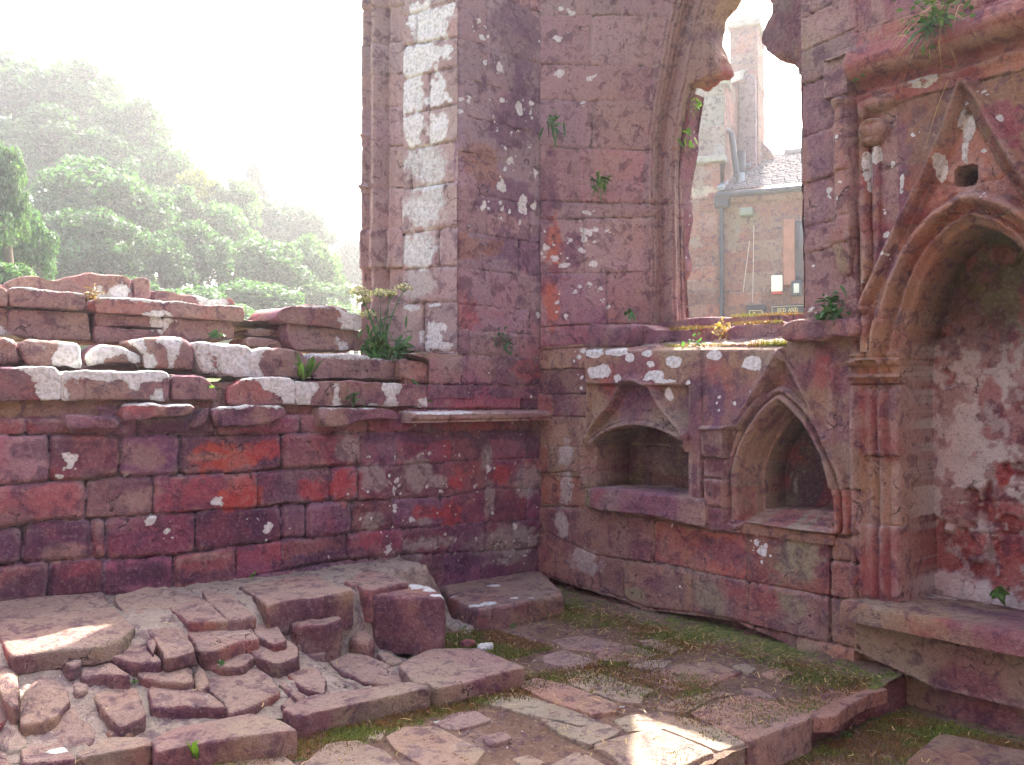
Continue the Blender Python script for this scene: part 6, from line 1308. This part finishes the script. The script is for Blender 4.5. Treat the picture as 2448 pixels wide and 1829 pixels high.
def seg_pts(view, a, b, n, xp, sx=.05, sz=.012):
    out = []
    A_ = wr_(view, *a, xp); B_ = wr_(view, *b, xp)
    t = r.random(n); q = A_+(B_-A_)*t[:, None]; q[:, 0] += r.uniform(-.01, sx, n); q[:, 2] += r.normal(size=n)*sz; return q
mp = np.vstack([seg_pts('A4', (1200, 452), (1420, 440), 3200, XR+.0, .06, .016), seg_pts('A4', (700, 437), (1200, 436), 700, XR+.01, .08, .006), seg_pts('A4', (740, 340), (1050, 328), 1200, XR+.30, .05, .006), seg_pts('A4', (1110, 308), (1390, 296), 700, XR+.28, .05, .005), seg_pts('A4', (1100, 262), (1500, 252), 900, XR+.62, .05, .006)])
fuzz('sill_moss', 'yellow green moss cushions on the sill stones below the window', mp, M_YMOSS, .016, .004, (-.3, 0, 1), 91)
# moss on the ground: dense short pile where the moss grows
def gpts(n, x0, x1, y0, y1, f, z):
    x = r.uniform(x0, x1, n); y = r.uniform(y0, y1, n); k = r.random(n) < f(x, y); x = x[k]; y = y[k]; return np.column_stack([x, y, z+0*x])
def mdens(x, y): return sst(.40, .62, mossf(x, y))*(1-(x < 3.0)*(y > 3.6)*1.0)*((y < 4.48) | (x > 4.2) | (x < 3.4))
mg = np.vstack([gpts(170000, 1.2, 4.62, 2.34, 4.9, mdens, .012), gpts(16000, 2.9, 3.6, 3.9, 4.6, lambda x, y: .6+0*x, .01), gpts(60000, 2.4, 4.6, 1.2, 2.3, lambda x, y: mossf(x, y)*1.3+.15, -.148)])
fuzz('ground_moss', 'green moss growing over and between the paving slabs', mg, leaf_material('ground_moss_leaf', (.13, .16, .03), .2, (.20, .11, .045)), .016, .003, (0, 0, 1), 92)
# twigs, straw and dead leaves
V = []; F = []
for i in range(1500):
    if i < 900: x = r.uniform(2.6, 4.6); y = r.uniform(2.35, 4.9)
    else: x = r.uniform(.8, 4.4); y = r.uniform(1.4, 5.1)
    if i % 3 == 0: x = 4.55-abs(r.normal())*.35
    y = min(y, 5.15); z = max(float(zplat(x, y))+.02, .025) if y > 2.33 else -.13
    if z > .07 and r.random() < .8: continue
    a = r.uniform(0, 6.28); L = r.uniform(.015, .07); d = np.array([math.cos(a), math.sin(a), r.normal()*.12]); s = np.array([-d[1], d[0], 0])*r.uniform(.0012, .003); p = np.array([x, y, z+r.uniform(0, .012)]); m_ = np.array([r.normal(), r.normal(), abs(r.normal())])*L*.12
    b = len(V); V += [p-s, p+s, p+d*L*.5+m_+s, p+d*L*.5+m_-s, p+d*L+s*.5, p+d*L-s*.5]; F += [(b, b+1, b+2, b+3), (b+3, b+2, b+4, b+5)]
o = link('straw_litter', mesh('straw_litter', np.array(V), F, False), None, M_DRY); tag(o, 'dry straw and twigs scattered over the paving along the wall foot', 'litter', kind='stuff')
V = []; F = []
for i in range(1100):
    if i < 700: x = r.uniform(3.2, 4.6); y = r.uniform(2.4, 4.8)
    elif i < 900: x = r.uniform(2.6, 4.0); y = r.uniform(1.8, 2.28)
    else: x = r.uniform(1.4, 3.4); y = r.uniform(2.8, 3.6)
    z = .022 if y > 2.3 else -.14; c = np.array([x, y, z+r.uniform(0, .01)]); a = r.normal(size=3); a[2] *= .4; a /= np.linalg.norm(a); b2 = np.cross(a, [0, 0, 1.0]); s = r.uniform(.004, .012); b = len(V)
    V += [c-a*s, c+b2*s*.6+Z*s*.3, c+a*s, c-b2*s*.6+Z*s*.2]; F.append((b, b+1, b+2, b+3))
o = link('leaf_litter', mesh('leaf_litter', np.array(V), F, False), None, M_BROWN); tag(o, 'small brown dead leaf fragments on the paving and the lower ground', 'litter', kind='stuff')
# ============================================================ WALLS ADDED BEHIND THE CAMERA, UNSEEN, TO CUT FILL LIGHT
OW = thing('light_block_wall', 'tall plain dark wall added unseen behind the camera to block light', 'stone wall', (-3.5, 0, 0))
prism('masonry', [(-4.6, -6.5), (-3.6, -6.5), (-3.6, 4.5), (-4.6, 4.5)], 'T', 8.0, 8.5, OW, rnd=.05, amp=.02, sp=.35, col=DPU)  # part of the added unseen light-blocking wall
prism('masonry', [(-4.6, -7.4), (6.2, -7.4), (6.2, -6.4), (-4.6, -6.4)], 'T', 8.0, 8.5, OW, rnd=.05, amp=.02, sp=.35, col=DPU)  # part of the added unseen light-blocking wall
# ============================================================ LIGHT, AIR, CAMERA
SUN_AZ = np.array([.835, .550]); SUN_EL = math.radians(46.2)
W = bpy.data.worlds.new('World'); SC.world = W; W.use_nodes = True; nt = W.node_tree; nt.nodes.clear()
sky = nt.nodes.new('ShaderNodeTexSky'); sky.sky_type = 'NISHITA'; sky.sun_disc = False; sky.sun_elevation = SUN_EL; sky.sun_rotation = math.atan2(SUN_AZ[0], SUN_AZ[1]); sky.dust_density = 6.0; sky.air_density = 1.2; sky.ozone_density = .6
bg = nt.nodes.new('ShaderNodeBackground'); bg.inputs[1].default_value = .15; wo = nt.nodes.new('ShaderNodeOutputWorld'); nt.links.new(sky.outputs[0], bg.inputs[0]); nt.links.new(bg.outputs[0], wo.inputs[0])
sl = bpy.data.lights.new('sun', 'SUN'); sl.energy = 4.0; sl.angle = math.radians(.6); sl.color = (1, .95, .86); so = bpy.data.objects.new('sun', sl); COL.objects.link(so)
sd_ = Vector((SUN_AZ[0]*math.cos(SUN_EL), SUN_AZ[1]*math.cos(SUN_EL), math.sin(SUN_EL))); so.rotation_euler = sd_.to_track_quat('Z', 'Y').to_euler(); so.location = sd_*50
HZ = True
if HZ:
    import bmesh
    bm = bmesh.new(); bmesh.ops.create_cube(bm, size=1); me = bpy.data.meshes.new('haze'); bm.to_mesh(me); bm.free()
    hz = bpy.data.objects.new('haze', me); COL.objects.link(hz); hz.scale = (200, 110, 36); hz.location = (8, 42, 16); tag(hz, kind='stuff')
    hm = bpy.data.materials.new('haze_air'); hm.use_nodes = True; t = hm.node_tree; t.nodes.clear(); o = t.nodes.new('ShaderNodeOutputMaterial'); v = t.nodes.new('ShaderNodeVolumePrincipled')
    v.inputs['Color'].default_value = (.96, .96, 1, 1); v.inputs['Density'].default_value = .0023; v.inputs['Anisotropy'].default_value = .6; t.links.new(v.outputs[0], o.inputs['Volume']); me.materials.append(hm)
cam = bpy.data.cameras.new('camera'); co = bpy.data.objects.new('camera', cam); COL.objects.link(co); SC.camera = co
co.location = (0, 0, HC); co.rotation_euler = (math.pi/2+PIT, 0, -AZ); cam.sensor_width = 36; cam.lens = 36*FPX/2448; cam.clip_end = 2000; cam.clip_start = .05
SC.view_settings.view_transform = 'Standard'; SC.view_settings.look = 'None'; SC.view_settings.exposure = 2.75; SC.view_settings.gamma = 1
hm.cycles.homogeneous_volume = True; SC.cycles.volume_bounces = 0; SC.cycles.max_bounces = 5; SC.cycles.diffuse_bounces = 3; SC.cycles.transmission_bounces = 3; SC.cycles.use_denoising = True; SC.cycles.use_adaptive_sampling = True; SC.cycles.adaptive_threshold = .025
